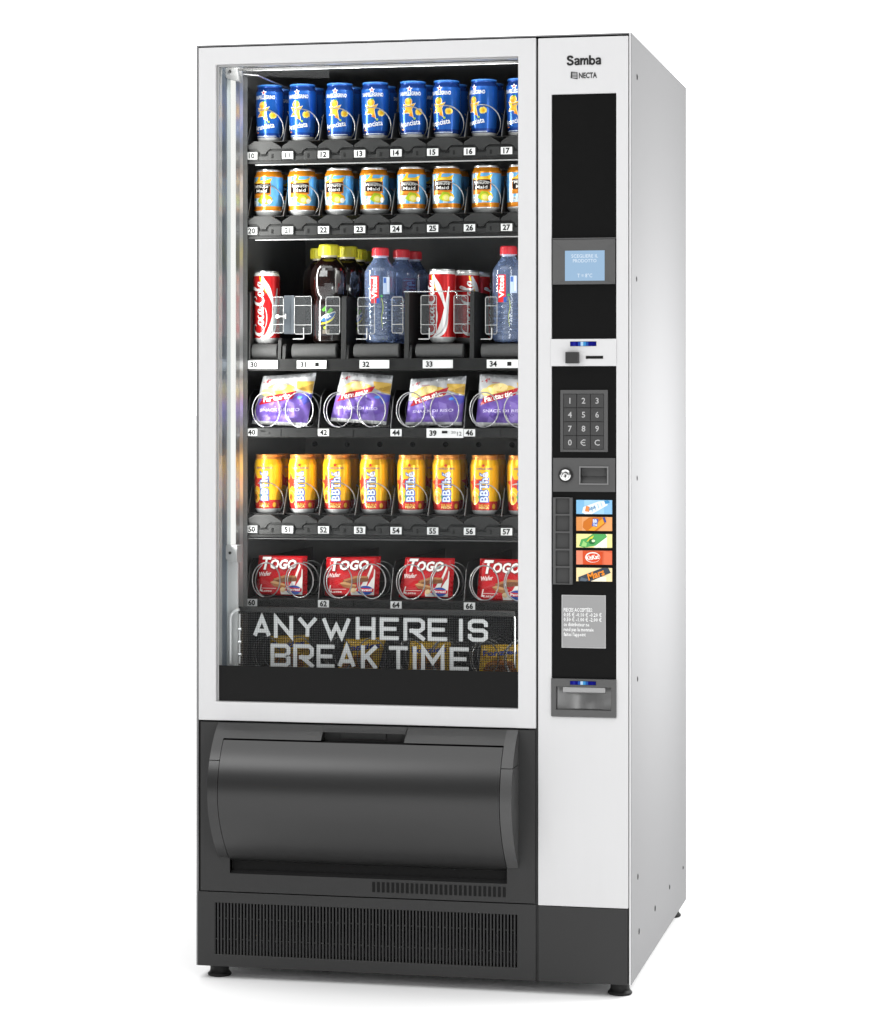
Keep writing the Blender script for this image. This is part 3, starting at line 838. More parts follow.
# lowest shelf, behind the printed screen
d = MB(); z7 = az(300, 671, .14)
d.box(LANE0, lane(8), SY + .004, .65, z7 - .004, z7, TRAYD)
sh7 = d.build('shelf', VM)
for i in range(4):
    x = lane(2 * i)
    helix(x + .0405, z7 + .0345, .0285, SY + .003, -1.75, 3.1, .058, True, rz=.0345, lead=.9).build('spiral_coil', sh7)
    helix(x + .109, z7 + .0345, .0285, SY + .003, -2.2, 3.1, .058, True, rz=.0345, lead=.9).build('spiral_coil', sh7)

# printed screen over the delivery bin
PY = .075
px0, px1 = ax(238.5, PY), ax(517.2, PY); pz1, pz0 = az(300, 607.5, PY), .606
def mesh_film():
    m = bpy.data.materials.new('perforated_film'); m.use_nodes = True; nt = m.node_tree; b = nt.nodes['Principled BSDF']
    b.inputs['Base Color'].default_value = (.010, .010, .0105, 1); b.inputs['Roughness'].default_value = .55; b.inputs['Specular IOR Level'].default_value = .15
    tr = nt.nodes.new('ShaderNodeBsdfTransparent'); mix = nt.nodes.new('ShaderNodeMixShader'); out = nt.nodes['Material Output']
    tc = nt.nodes.new('ShaderNodeTexCoord'); sp = nt.nodes.new('ShaderNodeSeparateXYZ'); nt.links.new(tc.outputs['Object'], sp.inputs[0])
    def grid(sock):
        a = nt.nodes.new('ShaderNodeMath'); a.operation = 'MULTIPLY'; a.inputs[1].default_value = 2 * PI / .0046; nt.links.new(sock, a.inputs[0])
        b_ = nt.nodes.new('ShaderNodeMath'); b_.operation = 'COSINE'; nt.links.new(a.outputs[0], b_.inputs[0]); return b_
    gx, gz = grid(sp.outputs['X']), grid(sp.outputs['Z'])
    mx = nt.nodes.new('ShaderNodeMath'); mx.operation = 'MAXIMUM'; nt.links.new(gx.outputs[0], mx.inputs[0]); nt.links.new(gz.outputs[0], mx.inputs[1])
    mr = nt.nodes.new('ShaderNodeMapRange'); mr.inputs['From Min'].default_value = .3; mr.inputs['From Max'].default_value = .9; mr.inputs['To Min'].default_value = .85; mr.inputs['To Max'].default_value = .42
    nt.links.new(mx.outputs[0], mr.inputs['Value']); nt.links.new(mr.outputs[0], mix.inputs[0])
    nt.links.new(b.outputs[0], mix.inputs[1]); nt.links.new(tr.outputs[0], mix.inputs[2]); nt.links.new(mix.outputs[0], out.inputs['Surface'])
    return m
d = MB(); d.box(px0, px1, PY, PY + .0015, pz0, pz1 - .004, mesh_film())
dp = d.build('delivery_screen', VM)
d = MB(); d.box(px0 - .001, px1 - .004, PY - .006, PY + .006, pz1 - .011, pz1, M('screen_rail', .02, .5, 0, .4, var=.3, bump=.4, scale=50, stretch=(60, 1, 1))); d.build('screen_rail', dp, bevel=.002)
# the printed letters
LET = M('screen_print', .58, .55, 0, .3)
nt = LET.node_tree; b_ = nt.nodes['Principled BSDF']; tc = nt.nodes.new('ShaderNodeTexCoord'); br = nt.nodes.new('ShaderNodeTexBrick')
br.offset = 0; br.inputs['Scale'].default_value = 1; br.inputs['Brick Width'].default_value = .0046; br.inputs['Row Height'].default_value = .0046; br.inputs['Mortar Size'].default_value = .0006
br.inputs['Color1'].default_value = (.62, .62, .62, 1); br.inputs['Color2'].default_value = (.60, .60, .60, 1); br.inputs['Mortar'].default_value = (.40, .40, .40, 1)
mp = nt.nodes.new('ShaderNodeMapping'); mp.inputs['Rotation'].default_value = (PI / 2, 0, 0)
nt.links.new(tc.outputs['Object'], mp.inputs[0]); nt.links.new(mp.outputs[0], br.inputs['Vector']); nt.links.new(br.outputs['Color'], b_.inputs['Base Color'])
GLY = {'A': ([(0, 0), (.5, 1), (1, 0)], [(.2, .27), (.8, .27)]), 'N': ([(0, 0), (0, 1), (1, 0), (1, 1)],), 'Y': ([(0, 1), (.5, .48), (1, 1)], [(.5, .48), (.5, 0)]),
       'W': ([(0, 1), (.29, 0), (.5, .62), (.71, 0), (1, 1)],), 'H': ([(0, 0), (0, 1)], [(1, 0), (1, 1)], [(0, .5), (1, .5)]),
       'E': ([(1, 1), (0, 1), (0, 0), (1, 0)], [(0, .5), (.85, .5)]), 'R': ([(0, 0), (0, 1), (.82, 1), (1, .86), (1, .56), (.82, .42), (.34, .42)], [(.42, .42), (1, 0)]),
       'I': ([(.5, 0), (.5, 1)],), 'S': ([(1, .80), (1, .88), (.82, 1), (.18, 1), (0, .88), (0, .62), (.18, .5), (.82, .5), (1, .38), (1, .12), (.82, 0), (.18, 0), (0, .12), (0, .20)],),
       'B': ([(.15, .5), (.85, .5), (1, .62), (1, .88), (.85, 1), (0, 1), (0, 0), (.85, 0), (1, .12), (1, .38), (.86, .47)],), 'K': ([(0, 0), (0, 1)], [(1, 1), (.12, .46)], [(.3, .58), (1, 0)]),
       'T': ([(0, 1), (1, 1)], [(.5, 1), (.5, 0)]), 'M': ([(0, 0), (0, 1), (.5, .30), (1, 1), (1, 0)],)}
L1 = [('A', 253, 270.9), ('N', 274, 293.3), ('Y', 297.2, 318), ('W', 321.8, 351), ('H', 355.8, 375.6), ('E', 379.8, 398.8), ('R', 403.5, 425), ('E', 427.7, 447.2), ('I', 459, 463), ('S', 468, 488)]
L2 = [('B', 270.5, 290.4), ('R', 293.3, 314), ('E', 316.7, 334.6), ('A', 337.6, 355.8), ('K', 361, 377), ('T', 389, 407.8), ('I', 413, 416.6), ('M', 421.2, 444.6), ('E', 449.7, 468.8)]
SW_ = .0078
d = MB()
for line, ya, yb in ((L1, 637.5, 615.2), (L2, 666.4, 643.2)):
    zA, zB = az(255, ya, PY) + SW_ / 2, az(255, yb, PY) - SW_ / 2
    for ch, p0, p1 in line:
        a, b = ax(p0, PY) + SW_ / 2, ax(p1, PY) - SW_ / 2
        for q, st in enumerate(GLY[ch]):
            P2 = [(a + (b - a) * u if ch != 'I' else (a + b) / 2, zA + (zB - zA) * v) for u, v in st]
            # square off the free ends
            for e, i2 in ((0, 1), (-1, -2)):
                v0 = Vector(P2[e]) - Vector(P2[i2]); v0 = v0.normalized() * SW_ / 2
                if ch in 'NEHIKTRM' or (ch == 'S'): P2[e] = (P2[e][0] + v0.x, P2[e][1] + v0.y)
            d.decal(stroke(P2, SW_), flat(PY - .0006 - .00015 * q), LET)
d.build('screen_lettering', dp)
PF = .045; d = MB(); bx = ax(230.5, PF)
arc = [(bx + .018 - .018 * math.cos(a), pz1 - .022 + .018 * math.sin(a)) for a in [i * PI / 12 for i in range(7)]]
d.tube([(bx, PF, .612)] + [(x, PF, z) for x, z in arc], .0030, M('white_coated_wire', .7, .3, .2, .5), 8)
xw = ax(239.6, PF); d.tube([(xw, PF, .612), (xw, PF, pz1 - .012)], .0022, M('wire_grey', .5, .3, .4, .5), 8)
for zz in (.63, .655, .68): d.lathe([(.0034, xw - .002), (.0034, xw + .004)], ALU, (0, PF, zz), 8, 'x')
xe = px1 - .004
arc = [(xe - .014 + .014 * math.sin(a), pz1 - .016 + .014 * math.cos(a)) for a in [i * PI / 12 for i in range(7)]]
d.tube([(x, PY - .002, z) for x, z in arc] + [(xe, PY - .002, .612)], .0022, CHROME, 8)
d.build('wire_frame', dp)

# ================================================================== products


def cyl(R_, layer=0, z0=0, taper=None):
    def fn(u, v):
        rr = (taper(v) if taper else R_) + .00018 + .00010 * layer
        a = u * .001 / R_
        return (rr * math.sin(a), -rr * math.cos(a), v * .001 + z0)
    return fn


SILVER = M('can_aluminium', .62, .30, .35)
LIDM = M('can_lid', .6, .3, 1)


def can_root(name, prof, decals, R_, taper=None, lidm=None, paint=None):
    """prof: lathe profile in metres with a material per band; decals: (polys in mm, colour)"""
    root = bpy.data.objects.new(name, None); COL.objects.link(root); root.empty_display_size = .03
    d = MB(); d.lathe(prof, paint, seg=36, caps=True)
    for q, (polys, colr) in enumerate(decals): d.decal(polys, cyl(R_, q, 0, taper), colr if not isinstance(colr, str) else cink(colr), 3.0, 6.0 if taper else None)
    d.build('can_body', root)
    z, r = prof[-1][1], prof[-1][0]
    d = MB(); d.lathe([(r - .0008, z - .0025), (r + .0004, z - .0008), (r + .0004, z + .0010), (r - .0010, z + .0014), (r - .0030, z - .0015), (r - .0040, z - .0020)], lidm or LIDM, seg=30); d.build('can_lid', root)
    return root


# --- blue orange-soda can
BT = lambda v: .0250 + .0030 * min(1, max(0, v / 62))
BLUE, NAVY = cink('#1955a8'), cink('#113883')
bp = [(.0195, 0, SILVER), (.0222, .002, SILVER), (.0246, .0075, NAVY)] + [(BT(v), v * .001, BLUE if v > 14 else NAVY) for v in range(10, 92, 6)] + [(.0280, .094, BLUE), (.0278, .099, NAVY), (.0262, .1035, NAVY), (.0246, .107, NAVY), (.0252, .1085, BLUE), (.0252, .112, BLUE)]
def orange_star(cx, cy, s):
    body = [(0, 6), (13, 10), (6.5, -1), (9.5, -18), (0, -8.5), (-13, -9), (-5.5, -1.5), (-11, 8.5)]
    return [[(cx + x * s, cy + y * s) for x, y in body]]
dec = [(rect(-26, 9.0, 26, 10.4), '#d9e4f4'), (star(-1, 96.5, 6.4, 2.9), '#f2f4fa'), (star(-1, 96.5, 3.4, 1.6), '#d8273b'),
       (text('SANPELLEGRINO', -1, 84.0, 7.0, 45, .024), '#f4f7fd'),
       (orange_star(-3, 58, 1.10), '#fdf3dc'), (orange_star(-3, 58, .98), '#f3b93a'), ([[(-2, 44), (2, 50), (6.2, 41)], [(-15.5, 49.5), (-3, 50), (-7, 55)]], '#e58a2a'),
       (ell(-3, 71.5, 7.6, 7.6), '#fdf3dc'), (ell(-3, 71.5, 6.9, 6.9), '#eda92c'), (ell(-5, 74, 3.2, 2.6), '#f9d05c'), ([[(-4, 78), (0, 80), (4, 78), (0, 76.5)]], '#4f9c3c'),
       (star(17.5, 51, 7.4, 5.0, 14), '#f8e27a'), (ell(17.5, 51, 4.8), '#f2c52e'), (ell(18, 50.5, 2.6), '#e8a92a'),
       (text('Aranciata', -1, 24, 10.0, 44, .016, rot=.16), '#f4f7fd'), (ell(9, 38, 2.2), '#a9c936'), (ell(-16, 17, 3.0, 1.2), '#e8892a')]
can_blue = can_root('drink_can', bp, dec, .0272, BT, lidm=ink('#3f7fcf', .3), paint=BLUE)

# --- short orange-and-blue juice can
OR, LB, WH = cink('#e08a1e'), cink('#6db4e6'), cink('#f2f3f0')
mp_ = [(.0215, 0, SILVER), (.0235, .002, SILVER), (.0278, .0068, SILVER), (.0290, .009, WH), (.0292, .0105, OR), (.0292, .0195, LB), (.0292, .050, LB), (.0292, .078, OR), (.0287, .081, OR), (.0262, .0875, OR), (.0252, .0895, WH), (.0256, .0920, SILVER)]
dec = [(rect(-29, 20, -17, 76), '#dfeef8'), ([[(-16, 20), (-8, 44), (-2, 44), (-6, 20)], [(2, 20), (0, 44), (4, 44), (12, 20)], [(18, 22), (8, 42), (12, 46), (26, 30)]], '#d8ecf8'),
       ([[(-24, 66), (-11, 70), (-5, 78), (0, 78), (-2, 71), (11, 71), (24, 76), (19, 66), (18, 60), (-18, 60)]], '#f7c021'), ([[(-18, 66), (0, 69.5), (17, 66), (8, 60), (-12, 60)]], '#fbdc58'),
       (rect(-20.5, 42, 20.5, 65.5), '#d9812a'), (rect(-19, 45, 19, 64.2), '#241b17'),
       (text('Minute', 0, 55.8, 6.2, 31, .006), '#f6f3ee'), (text('Maid', 1, 47.0, 6.2, 24, .006), '#f6f3ee'),
       (rect(-20.5, 36, 16, 42), '#e08f2a'), (text('Orange', -7, 37.4, 3.2, 20, .0), '#7a3c14'),
       (ell(11, 32, 12.5, 9.5), '#f4b41e'), ([[(-7, 30), (2, 42), (13, 40), (19, 31), (10, 24), (0, 24)]], '#a8c02c'), (ell(8, 30, 7.2, 7.2), '#e9dc4a'), (ell(8, 30, 4.8, 4.8), '#f6ee96'),
       (ell(-14, 27, 4.4, 3.0), '#f4f6f8'), (ell(-14, 27, 2.8, 1.8), '#9a9488'), (ell(18, 28, 4.2, 5.0), '#f8f4e8'),
       (rect(-29, 10.8, 29, 12.2), '#c8741c'), (text('succo di frutta', 0, 14.4, 2.6, 26), '#8a4a12')]
can_juice = can_root('drink_can', mp_, dec, .0292, paint=LB)
bd = [c_ for c_ in children(can_juice) if c_.name.startswith('can_body')][0]
mbx = MB(); mbx.decal(text('A  B  C', -2, 82.4, 2.4, 16, .02), lambda u, v: ((.0287 - (v - 81) * .00038 + .0003) * math.sin(u * .001 / .0285), -(.0287 - (v - 81) * .00038 + .0003) * math.cos(u * .001 / .0285), v * .001), ink('#8a4a12'), 3)
mbx.build('can_print', can_juice)

# --- yellow iced-tea can
YE, FO = cink('#f3b81c'), M('copper_foil', (.62, .24, .05), .32, .55, .5, var=.25, bump=.5, scale=220)
TT = lambda v: .0258 + .0026 * min(1, max(0, v / 55))
yp = [(.0200, 0, SILVER), (.0222, .002, SILVER), (.0250, .0065, SILVER), (.0258, .0085, cink('#c22a24'))] + [(TT(v), v * .001, cink('#c22a24') if v < 24 else YE) for v in range(11, 96, 5)] + [(.0284, .0965, YE), (.0276, .1005, YE), (.0258, .1075, FO), (.0248, .1115, FO), (.0252, .1155, FO)]
def outline(polys_fn, cols): pass
tea = [(star(-19, 62, 21, 9, 5, PI / 2 + .15), '#f7d560'), (star(-19, 62, 19, 8, 5, PI / 2 + .15), '#cf3a26'), (ell(-20, 33, 10, 13), '#f6df7a'), (ell(-20, 33, 8.6, 11.2), '#efa82c'), (ell(-21, 32, 4.6, 6), '#8a4a1a'),
       ([[(-12, 36), (-6, 41), (1, 37), (-3, 31), (-10, 31)]], '#6aa347'),
       (star(-1, 96.5, 4.2, 1.8), '#d0282e'), (text('SANPELLEGRINO', 0, 88.6, 3.4, 34, .01), '#4a3f96'),
       (text('BBThé', 8.2, 54, 15.5, 60, .078, rot=PI / 2), '#2f56ae'), (text('BBThé', 7.6, 54, 14.6, 58, .016, rot=PI / 2), '#e4eaf8'),
       (text('THE ALLA', 0, 16.6, 3.4, 22, .02), '#f0c24a'), (text('PESCA', 0, 11.6, 4.0, 20, .03), '#f6e08a'), (ell(21, 16, 4, 5), '#f0b23a')]
can_tea = can_root('drink_can', yp, tea, .0275, TT, lidm=FO, paint=YE)

# --- slim red cola can with script lettering
RED = cink('#c01d20')
cp = [(.0195, 0, SILVER), (.0215, .002, SILVER), (.0255, .0075, SILVER), (.0270, .0105, RED), (.0270, .060, RED), (.0270, .1325, RED), (.0266, .1350, WH), (.0248, .1395, WH), (.0244, .1420, SILVER), (.0248, .1435, SILVER)]
def script():
    """hand-drawn script word, unit box 0..1 wide, about .34 high"""
    st = []
    def T(*p, k=4): st.append(stroke(smooth(list(p), k)))
    # C with looped top
    T((.175, .215, .012), (.200, .250, .02), (.175, .300, .018), (.110, .300, .03), (.045, .230, .045), (.018, .120, .055), (.045, .030, .045), (.105, -.005, .03), (.165, .030, .018), (.205, .095, .012))
    # o
    T((.262, .150, .014), (.228, .145, .03), (.205, .080, .04), (.222, .012, .03), (.258, .020, .026), (.278, .085, .034), (.262, .150, .014), (.300, .130, .010))
    # c
    T((.368, .130, .012), (.345, .158, .02), (.312, .115, .036), (.308, .045, .040), (.335, .004, .028), (.372, .030, .014), (.395, .075, .010))
    # a
    T((.462, .140, .014), (.430, .155, .028), (.400, .085, .038), (.410, .015, .030), (.440, .030, .022), (.470, .140, .022), (.462, .050, .034), (.478, .006, .022), (.510, .040, .010))
    # hyphen
    T((.500, .090, .022), (.545, .098, .022))
    # second C, its top sweeping over the word
    T((.650, .190, .012), (.690, .225, .018), (.700, .290, .018), (.650, .318, .022), (.590, .250, .042), (.560, .130, .054), (.582, .030, .045), (.635, -.005, .03), (.690, .030, .018), (.722, .090, .012))
    T((.110, -.010, .010), (.200, -.062, .016), (.330, -.080, .022), (.440, -.060, .016), (.500, -.030, .008))
    # o
    T((.770, .150, .014), (.738, .145, .03), (.716, .080, .04), (.732, .012, .03), (.766, .020, .026), (.786, .085, .034), (.770, .150, .014), (.806, .140, .010))
    # l with loop
    T((.806, .120, .010), (.850, .230, .022), (.868, .320, .026), (.846, .345, .020), (.826, .250, .032), (.818, .100, .044), (.830, .014, .030), (.862, .020, .012))
    # a
    T((.945, .140, .014), (.912, .155, .028), (.882, .085, .038), (.892, .015, .030), (.922, .030, .022), (.952, .140, .022), (.944, .050, .034), (.962, .006, .022), (1.0, .050, .010))
    return st
rib = lambda *p: stroke(smooth(list(p), 4))
dec = [(rib((3, 133, 3), (6, 124, 8), (12, 112, 12), (19, 98, 9), (26, 76, 4), (31, 50, 2)), '#f0eeec'), (rib((-3, 134, 2), (0, 126, 4), (5, 113, 3.5), (11, 100, 1)), '#e9b829'),
       (rib((36, 110, 3), (31, 80, 5), (28, 50, 12), (22, 26, 16), (12, 14, 10), (0, 10.8, 2)), '#e9e7e6'), (rib((36, 96, 2), (33, 60, 3), (29, 36, 4), (20, 20, 3), (8, 12.5, 1.5)), '#b7b4b4')]
for q, g_ in enumerate(script()):
    g2 = xf(g_, 6, 15, 112, PI / 2, 78)
    dec.append((g2, '#f4f2f0'))
can_cola = can_root('drink_can', cp, dec, .0270, paint=RED)
for r_ in (can_blue, can_juice, can_tea, can_cola): r_['category'] = 'can'


def put(proto, first, x, y, z, rz, label, group, cat=None):
    o = proto if first else copy_tree(proto)
    o.location = (x, y, z); o.rotation_euler = (0, 0, rz); o['label'] = label; o['category'] = cat or proto['category']; o['group'] = group
    return o


ORD = ['10', '11', '12', '13', '14', '15', '16', '17']
def fill(proto, row, pxs, desc, grp, rots, R_, Y0, pitch, back_rots):
    zb = TZ[row] + .033
    for i, px in enumerate(pxs):
        for k in range(2):
            y = Y0 + k * pitch
            x = ax(px, Y0) + (0 if k == 0 else random.uniform(.001, .004))
            t = '%d%d' % (row, i)
            lab = ('%s in front above price tag %s' if k == 0 else '%s second in lane %s behind the front can') % (desc, t)
            put(proto, i == 0 and k == 0, x, y, zb - .0012, rots[i] if k == 0 else back_rots[i % len(back_rots)], lab, grp)
fill(can_blue, 1, (269.6, 302.6, 339.8, 375.4, 413.0, 446.6, 484.0, 520.5), 'blue soda can with yellow star', 'blue soda cans on the top shelf', (-.12, -.12, -.05, .02, .0, -.28, -.52, -.25), .0275, SY + .050, .066, (1.4, 2.2, 2.9, 1.9))
fill(can_juice, 2, (268.8, 302.2, 339.4, 374.2, 411.6, 446.8, 486.6, 521.5), 'short orange and light-blue can', 'juice cans on the second shelf', (-.30, .05, -.18, .16, .02, -.12, -.20, .2), .0292, SY + .052, .068, (1.2, 2.6, 2.0, -1.9))
fill(can_tea, 5, (268.2, 302.6, 337.0, 374.0, 411.4, 446.4, 484.6, 521.5), 'yellow and red tea can', 'iced tea cans on the fifth shelf', (-.02, .06, .14, .02, .12, .20, .14, .22), .0275, SY + .050, .066, (1.3, 2.1, 2.7, -2.2))

# --- row three
Y3 = SY + .046
zb3 = az(300, 341.6, Y3) - .0035
put(can_cola, True, ax(266.6, Y3), Y3, zb3, -.16, 'slim red cola can with white script, alone at the far left above tag 30', 'red cola cans on the third shelf')
put(can_cola, False, ax(442.4, Y3), Y3, zb3, -.62, 'slim red cola can in front of its row above tag 33', 'red cola cans on the third shelf')
put(can_cola, False, ax(466.5, Y3 + .058), Y3 + .058, zb3, .5, 'slim red cola can second in the row above tag 33', 'red cola cans on the third shelf')
put(can_cola, False, ax(477.5, Y3 + .118), Y3 + .118, zb3, 1.5, 'slim red cola can third in the row above tag 33', 'red cola cans on the third shelf')

TEA = M('brown_tea', (.006, .002, .0015), .10, 0, .9, coat=1)
YCAP = M('yellow_cap', (.66, .60, .035), .4, 0, .4, var=.06, scale=200, stretch=(1, 1, .1))
RCAP = M('red_cap', (.62, .035, .05), .4, 0, .4, var=.08, scale=200, stretch=(1, 1, .1))
TLAB = M('clear_tea_label', (.030, .028, .030), .12, 0, 1, coat=1)


def cap(root, r, z0, h, m):
    d = MB(); n = 40; prof = [(r, z0), (r, z0 + h * .86), (r * .93, z0 + h)]
    for k, (rr, z) in enumerate(prof): pass
    d.lathe(prof, m, seg=40)
    for i in range(20):
        a = 2 * PI * i / 20
        d.box(-.0006, .0006, -r - .0006, -r + .001, z0 + h * .06, z0 + h * .8, m)
        for j in range(len(d.v) - 8, len(d.v)):
            x, y, z = d.v[j]; d.v[j] = (x * math.cos(a) - y * math.sin(a), x * math.sin(a) + y * math.cos(a), z)
    d.build('bottle_cap', root)


def wavy_lathe(d, prof, m, lobes, amp, seg=60):
    rows = []
    for r, z, w in prof:
        rows.append([((r * (1 + amp * w * math.cos(lobes * a + z * 22))) * math.cos(a), (r * (1 + amp * w * math.cos(lobes * a + z * 22))) * math.sin(a), z) for a in [2 * PI * i / seg for i in range(seg)]])
    for k in range(len(rows) - 1): d.add(rows[k] + rows[k + 1], [[i, (i + 1) % seg, seg + (i + 1) % seg, seg + i] for i in range(seg)], m, True)
    d.add(rows[0], [list(range(seg))[::-1]], m); d.add(rows[-1], [list(range(seg))], m)


bt = bpy.data.objects.new('tea_bottle', None); COL.objects.link(bt); bt['category'] = 'bottle'
d = MB(); ctl = [(.026, 0, 0), (.031, .004, 0), (.0318, .012, 0), (.0318, .078, 0), (.0300, .083, 0), (.0300, .088, 0), (.0340, .097, .6), (.0362, .112, 1), (.0358, .132, 1), (.0325, .149, .7), (.0255, .160, .3), (.0185, .167, 0), (.0165, .171, 0)]
wavy_lathe(d, smooth(ctl, 3), TEA, 7, .026)
d.build('bottle_body', bt)
d = MB(); d.lathe([(.0158, .1715), (.0158, .176), (.0190, .1765), (.0190, .179), (.0158, .1795), (.0158, .182)], M('clear_neck', (.55, .50, .42), .2, 0, .5, coat=.3), seg=28); d.build('bottle_neck', bt)
d = MB(); d.lathe([(.0321, .014), (.0321, .076)], TLAB, seg=48, caps=False)
for q, (pl, h) in enumerate([(rib((-13, 46, 3), (-4, 49, 12), (8, 54, 13), (18, 62, 3)), '#e8ebe4'), (rib((-12, 44, 2), (-3, 47, 9), (7, 52, 9), (17, 60, 2)), '#3464a8'), (rib((-12, 38, 2), (-2, 40, 3.5), (9, 45, 3), (16, 52, 1)), '#dcd23c'),
                            ([[(0, 60), (8, 70), (14, 66), (6, 58)]], '#68a83a'), ([[(-10, 66), (-2, 74), (0, 66), (-6, 62)]], '#4f8f34'), (ell(-3, 30, 3), '#93b83a'), (rect(-8, 18, 6, 26), '#6c655c'), (text('TEA', 3, 49, 5, 14, .03, rot=.35), '#f4f4ee')]):
    d.decal(pl, cyl(.0321, q), ink(h, .2), 3.5)
d.build('bottle_label', bt)
cap(bt, .0205, .1752, .0215, YCAP)

vb = bpy.data.objects.new('water_bottle', None); COL.objects.link(vb); vb['category'] = 'bottle'


def water_mat():
    m = bpy.data.materials.new('clear_blue_plastic'); m.use_nodes = True; nt = m.node_tree; b = nt.nodes['Principled BSDF']
    b.inputs['Base Color'].default_value = (.46, .60, .95, 1); b.inputs['Roughness'].default_value = .05; b.inputs['IOR'].default_value = 1.34
    b.inputs['Transmission Weight'].default_value = .84; b.inputs['Coat Weight'].default_value = 1; b.inputs['Coat Roughness'].default_value = .10
    return m
WATER = water_mat()
d = MB()
ctl = [(.022, 0, 0), (.0285, .003, .5), (.0312, .010, .8)]
for i in range(7):
    z = .016 + i * .0105
    ctl += [(.0316, z, .5), (.0294, z + .004, .9), (.0316, z + .008, .5)]
ctl += [(.0318, .094, 0), (.0318, .136, 0), (.0302, .144, 0), (.0255, .152, 0), (.0200, .159, 0), (.0160, .165, 0), (.0142, .1685, 0)]
wavy_lathe(d, smooth(ctl, 2), WATER, 9, .022)
d.build('bottle_body', vb)
d = MB(); d.lathe([(.0136, .1687), (.0136, .171), (.0170, .1715), (.0170, .173), (.0136, .1735), (.0136, .176)], M('clear_neck_blue', (.45, .55, .72), .15, 0, .5, coat=.3), seg=28); d.build('bottle_neck', vb)
d = MB()
for q, (pl, h) in enumerate([(rect(-13, 78, 3.5, 132), '#d42a2c'), (rect(-1, 78, 5, 88), '#2f57a8'), (rect(12, 96, 26, 130), '#b9cbe8'), (rect(13, 118, 18, 128), '#3a66b8'), (rect(20, 100, 24, 130), '#e2e9f6'),
                            (text('Vittel', -.2, 108, 10.5, 44, .03, rot=PI / 2), '#f8f4f4'), (ell(9, 92, 2.6), '#4a9a5a'), (rib((9, 88, 1.5), (12, 70, 2), (9, 50, 1.5), (11, 30, 1.2)), '#9aa86a')]):
    d.decal(pl, cyl(.0318, q + 2), ink(h, .3), 3.5)
d.build('bottle_label', vb)
cap(vb, .0166, .1712, .0180, RCAP)

gT = 'iced tea bottles with yellow caps'; gV = 'water bottles with red caps'
zt = zb3
put(bt, True, ax(329, Y3), Y3, zt, .1, 'iced tea bottle with yellow cap, frontmost above price tag 31', gT)
put(bt, False, ax(347.5, Y3 + .066), Y3 + .066, zt, .9, 'iced tea bottle with yellow cap just right behind the frontmost tea bottle', gT)
put(bt, False, ax(320.5, Y3 + .115), Y3 + .115, zt, 2.1, 'iced tea bottle whose yellow cap peeps out left of the front cap', gT)
put(bt, False, ax(357, Y3 + .165), Y3 + .165, zt, 1.7, 'iced tea bottle third from the left in its receding row of yellow caps', gT)
put(bt, False, ax(364.5, Y3 + .235), Y3 + .235, zt, .4, 'rearmost iced tea bottle beside the left red-capped water bottle', gT)
put(vb, True, ax(380.4, Y3), Y3, zt, .02, 'water bottle with red cap, frontmost above price tag 32', gV)
put(vb, False, ax(401.5, Y3 + .066), Y3 + .066, zt, -.9, 'water bottle with red cap second in the row above price tag 32', gV)
put(vb, False, ax(413.5, Y3 + .132), Y3 + .132, zt, -.2, 'water bottle with red cap furthest right behind the others above tag 32', gV)
put(vb, False, ax(508.6, Y3), Y3, zt, -.1, 'water bottle with red cap at the right edge of the window above tag 34', gV)


# ---------------------------------------------------------------- bags and packs
def patch(c, Y0, bulge, pw_, crk=0., seed=0, lean=0., zbase=None):
    """a stuffed quadrilateral; c = TL, TR, BR, BL in (x, z)"""
    rnd = random.Random(seed); ph = [rnd.uniform(0, 6.28) for _ in range(8)]
    TL, TR, BR, BL = c
    def fn(u, v, off=0., side=1):
        x = (TL[0] * (1 - u) + TR[0] * u) * v + (BL[0] * (1 - u) + BR[0] * u) * (1 - v)
        z = (TL[1] * (1 - u) + TR[1] * u) * v + (BL[1] * (1 - u) + BR[1] * u) * (1 - v)
        e = max(0., math.sin(PI * min(1, max(0, u)))) ** pw_ * max(0., math.sin(PI * min(1, max(0, v)))) ** pw_
        w = crk * (math.sin(9 * u + 5 * v + ph[0]) * .5 + math.sin(17 * u - 11 * v + ph[1]) * .35 + math.sin(-6 * u + 23 * v + ph[2]) * .3 + abs(math.sin(14 * (u + .6 * v) + ph[3])) * .5) * (.35 + e)
        return (x, Y0 + lean * v - side * (bulge * e + (w if side > 0 else 0) + off), z)
    return fn


def pack(name, fn, m, bands=None, n=26, depth=None):
    d = MB()
    vs = [fn(i / n, j / n) for j in range(n + 1) for i in range(n + 1)]
    fs = [[j * (n + 1) + i, j * (n + 1) + i + 1, (j + 1) * (n + 1) + i + 1, (j + 1) * (n + 1) + i] for j in range(n) for i in range(n)]
    d.add(vs, fs, m, True)
    vb_ = [fn(i / n, j / n, 0, -1) for j in range(n + 1) for i in range(n + 1)]
    d.add(vb_, [f_[::-1] for f_ in fs], m, True)
    return d


def pdec(d, fn, items, n=26, off=.0005, st=.00018, rough=.28):
    for q, (polys, h) in enumerate(items):
        polys = [[(min(1, max(0, u)), min(1, max(0, v))) for u, v in p] for p in polys]
        d.decal(polys, lambda u, v, q=q: fn(u, v, off + st * q), h if not isinstance(h, str) else ink(h, rough), 1 / n, 1 / n, True)


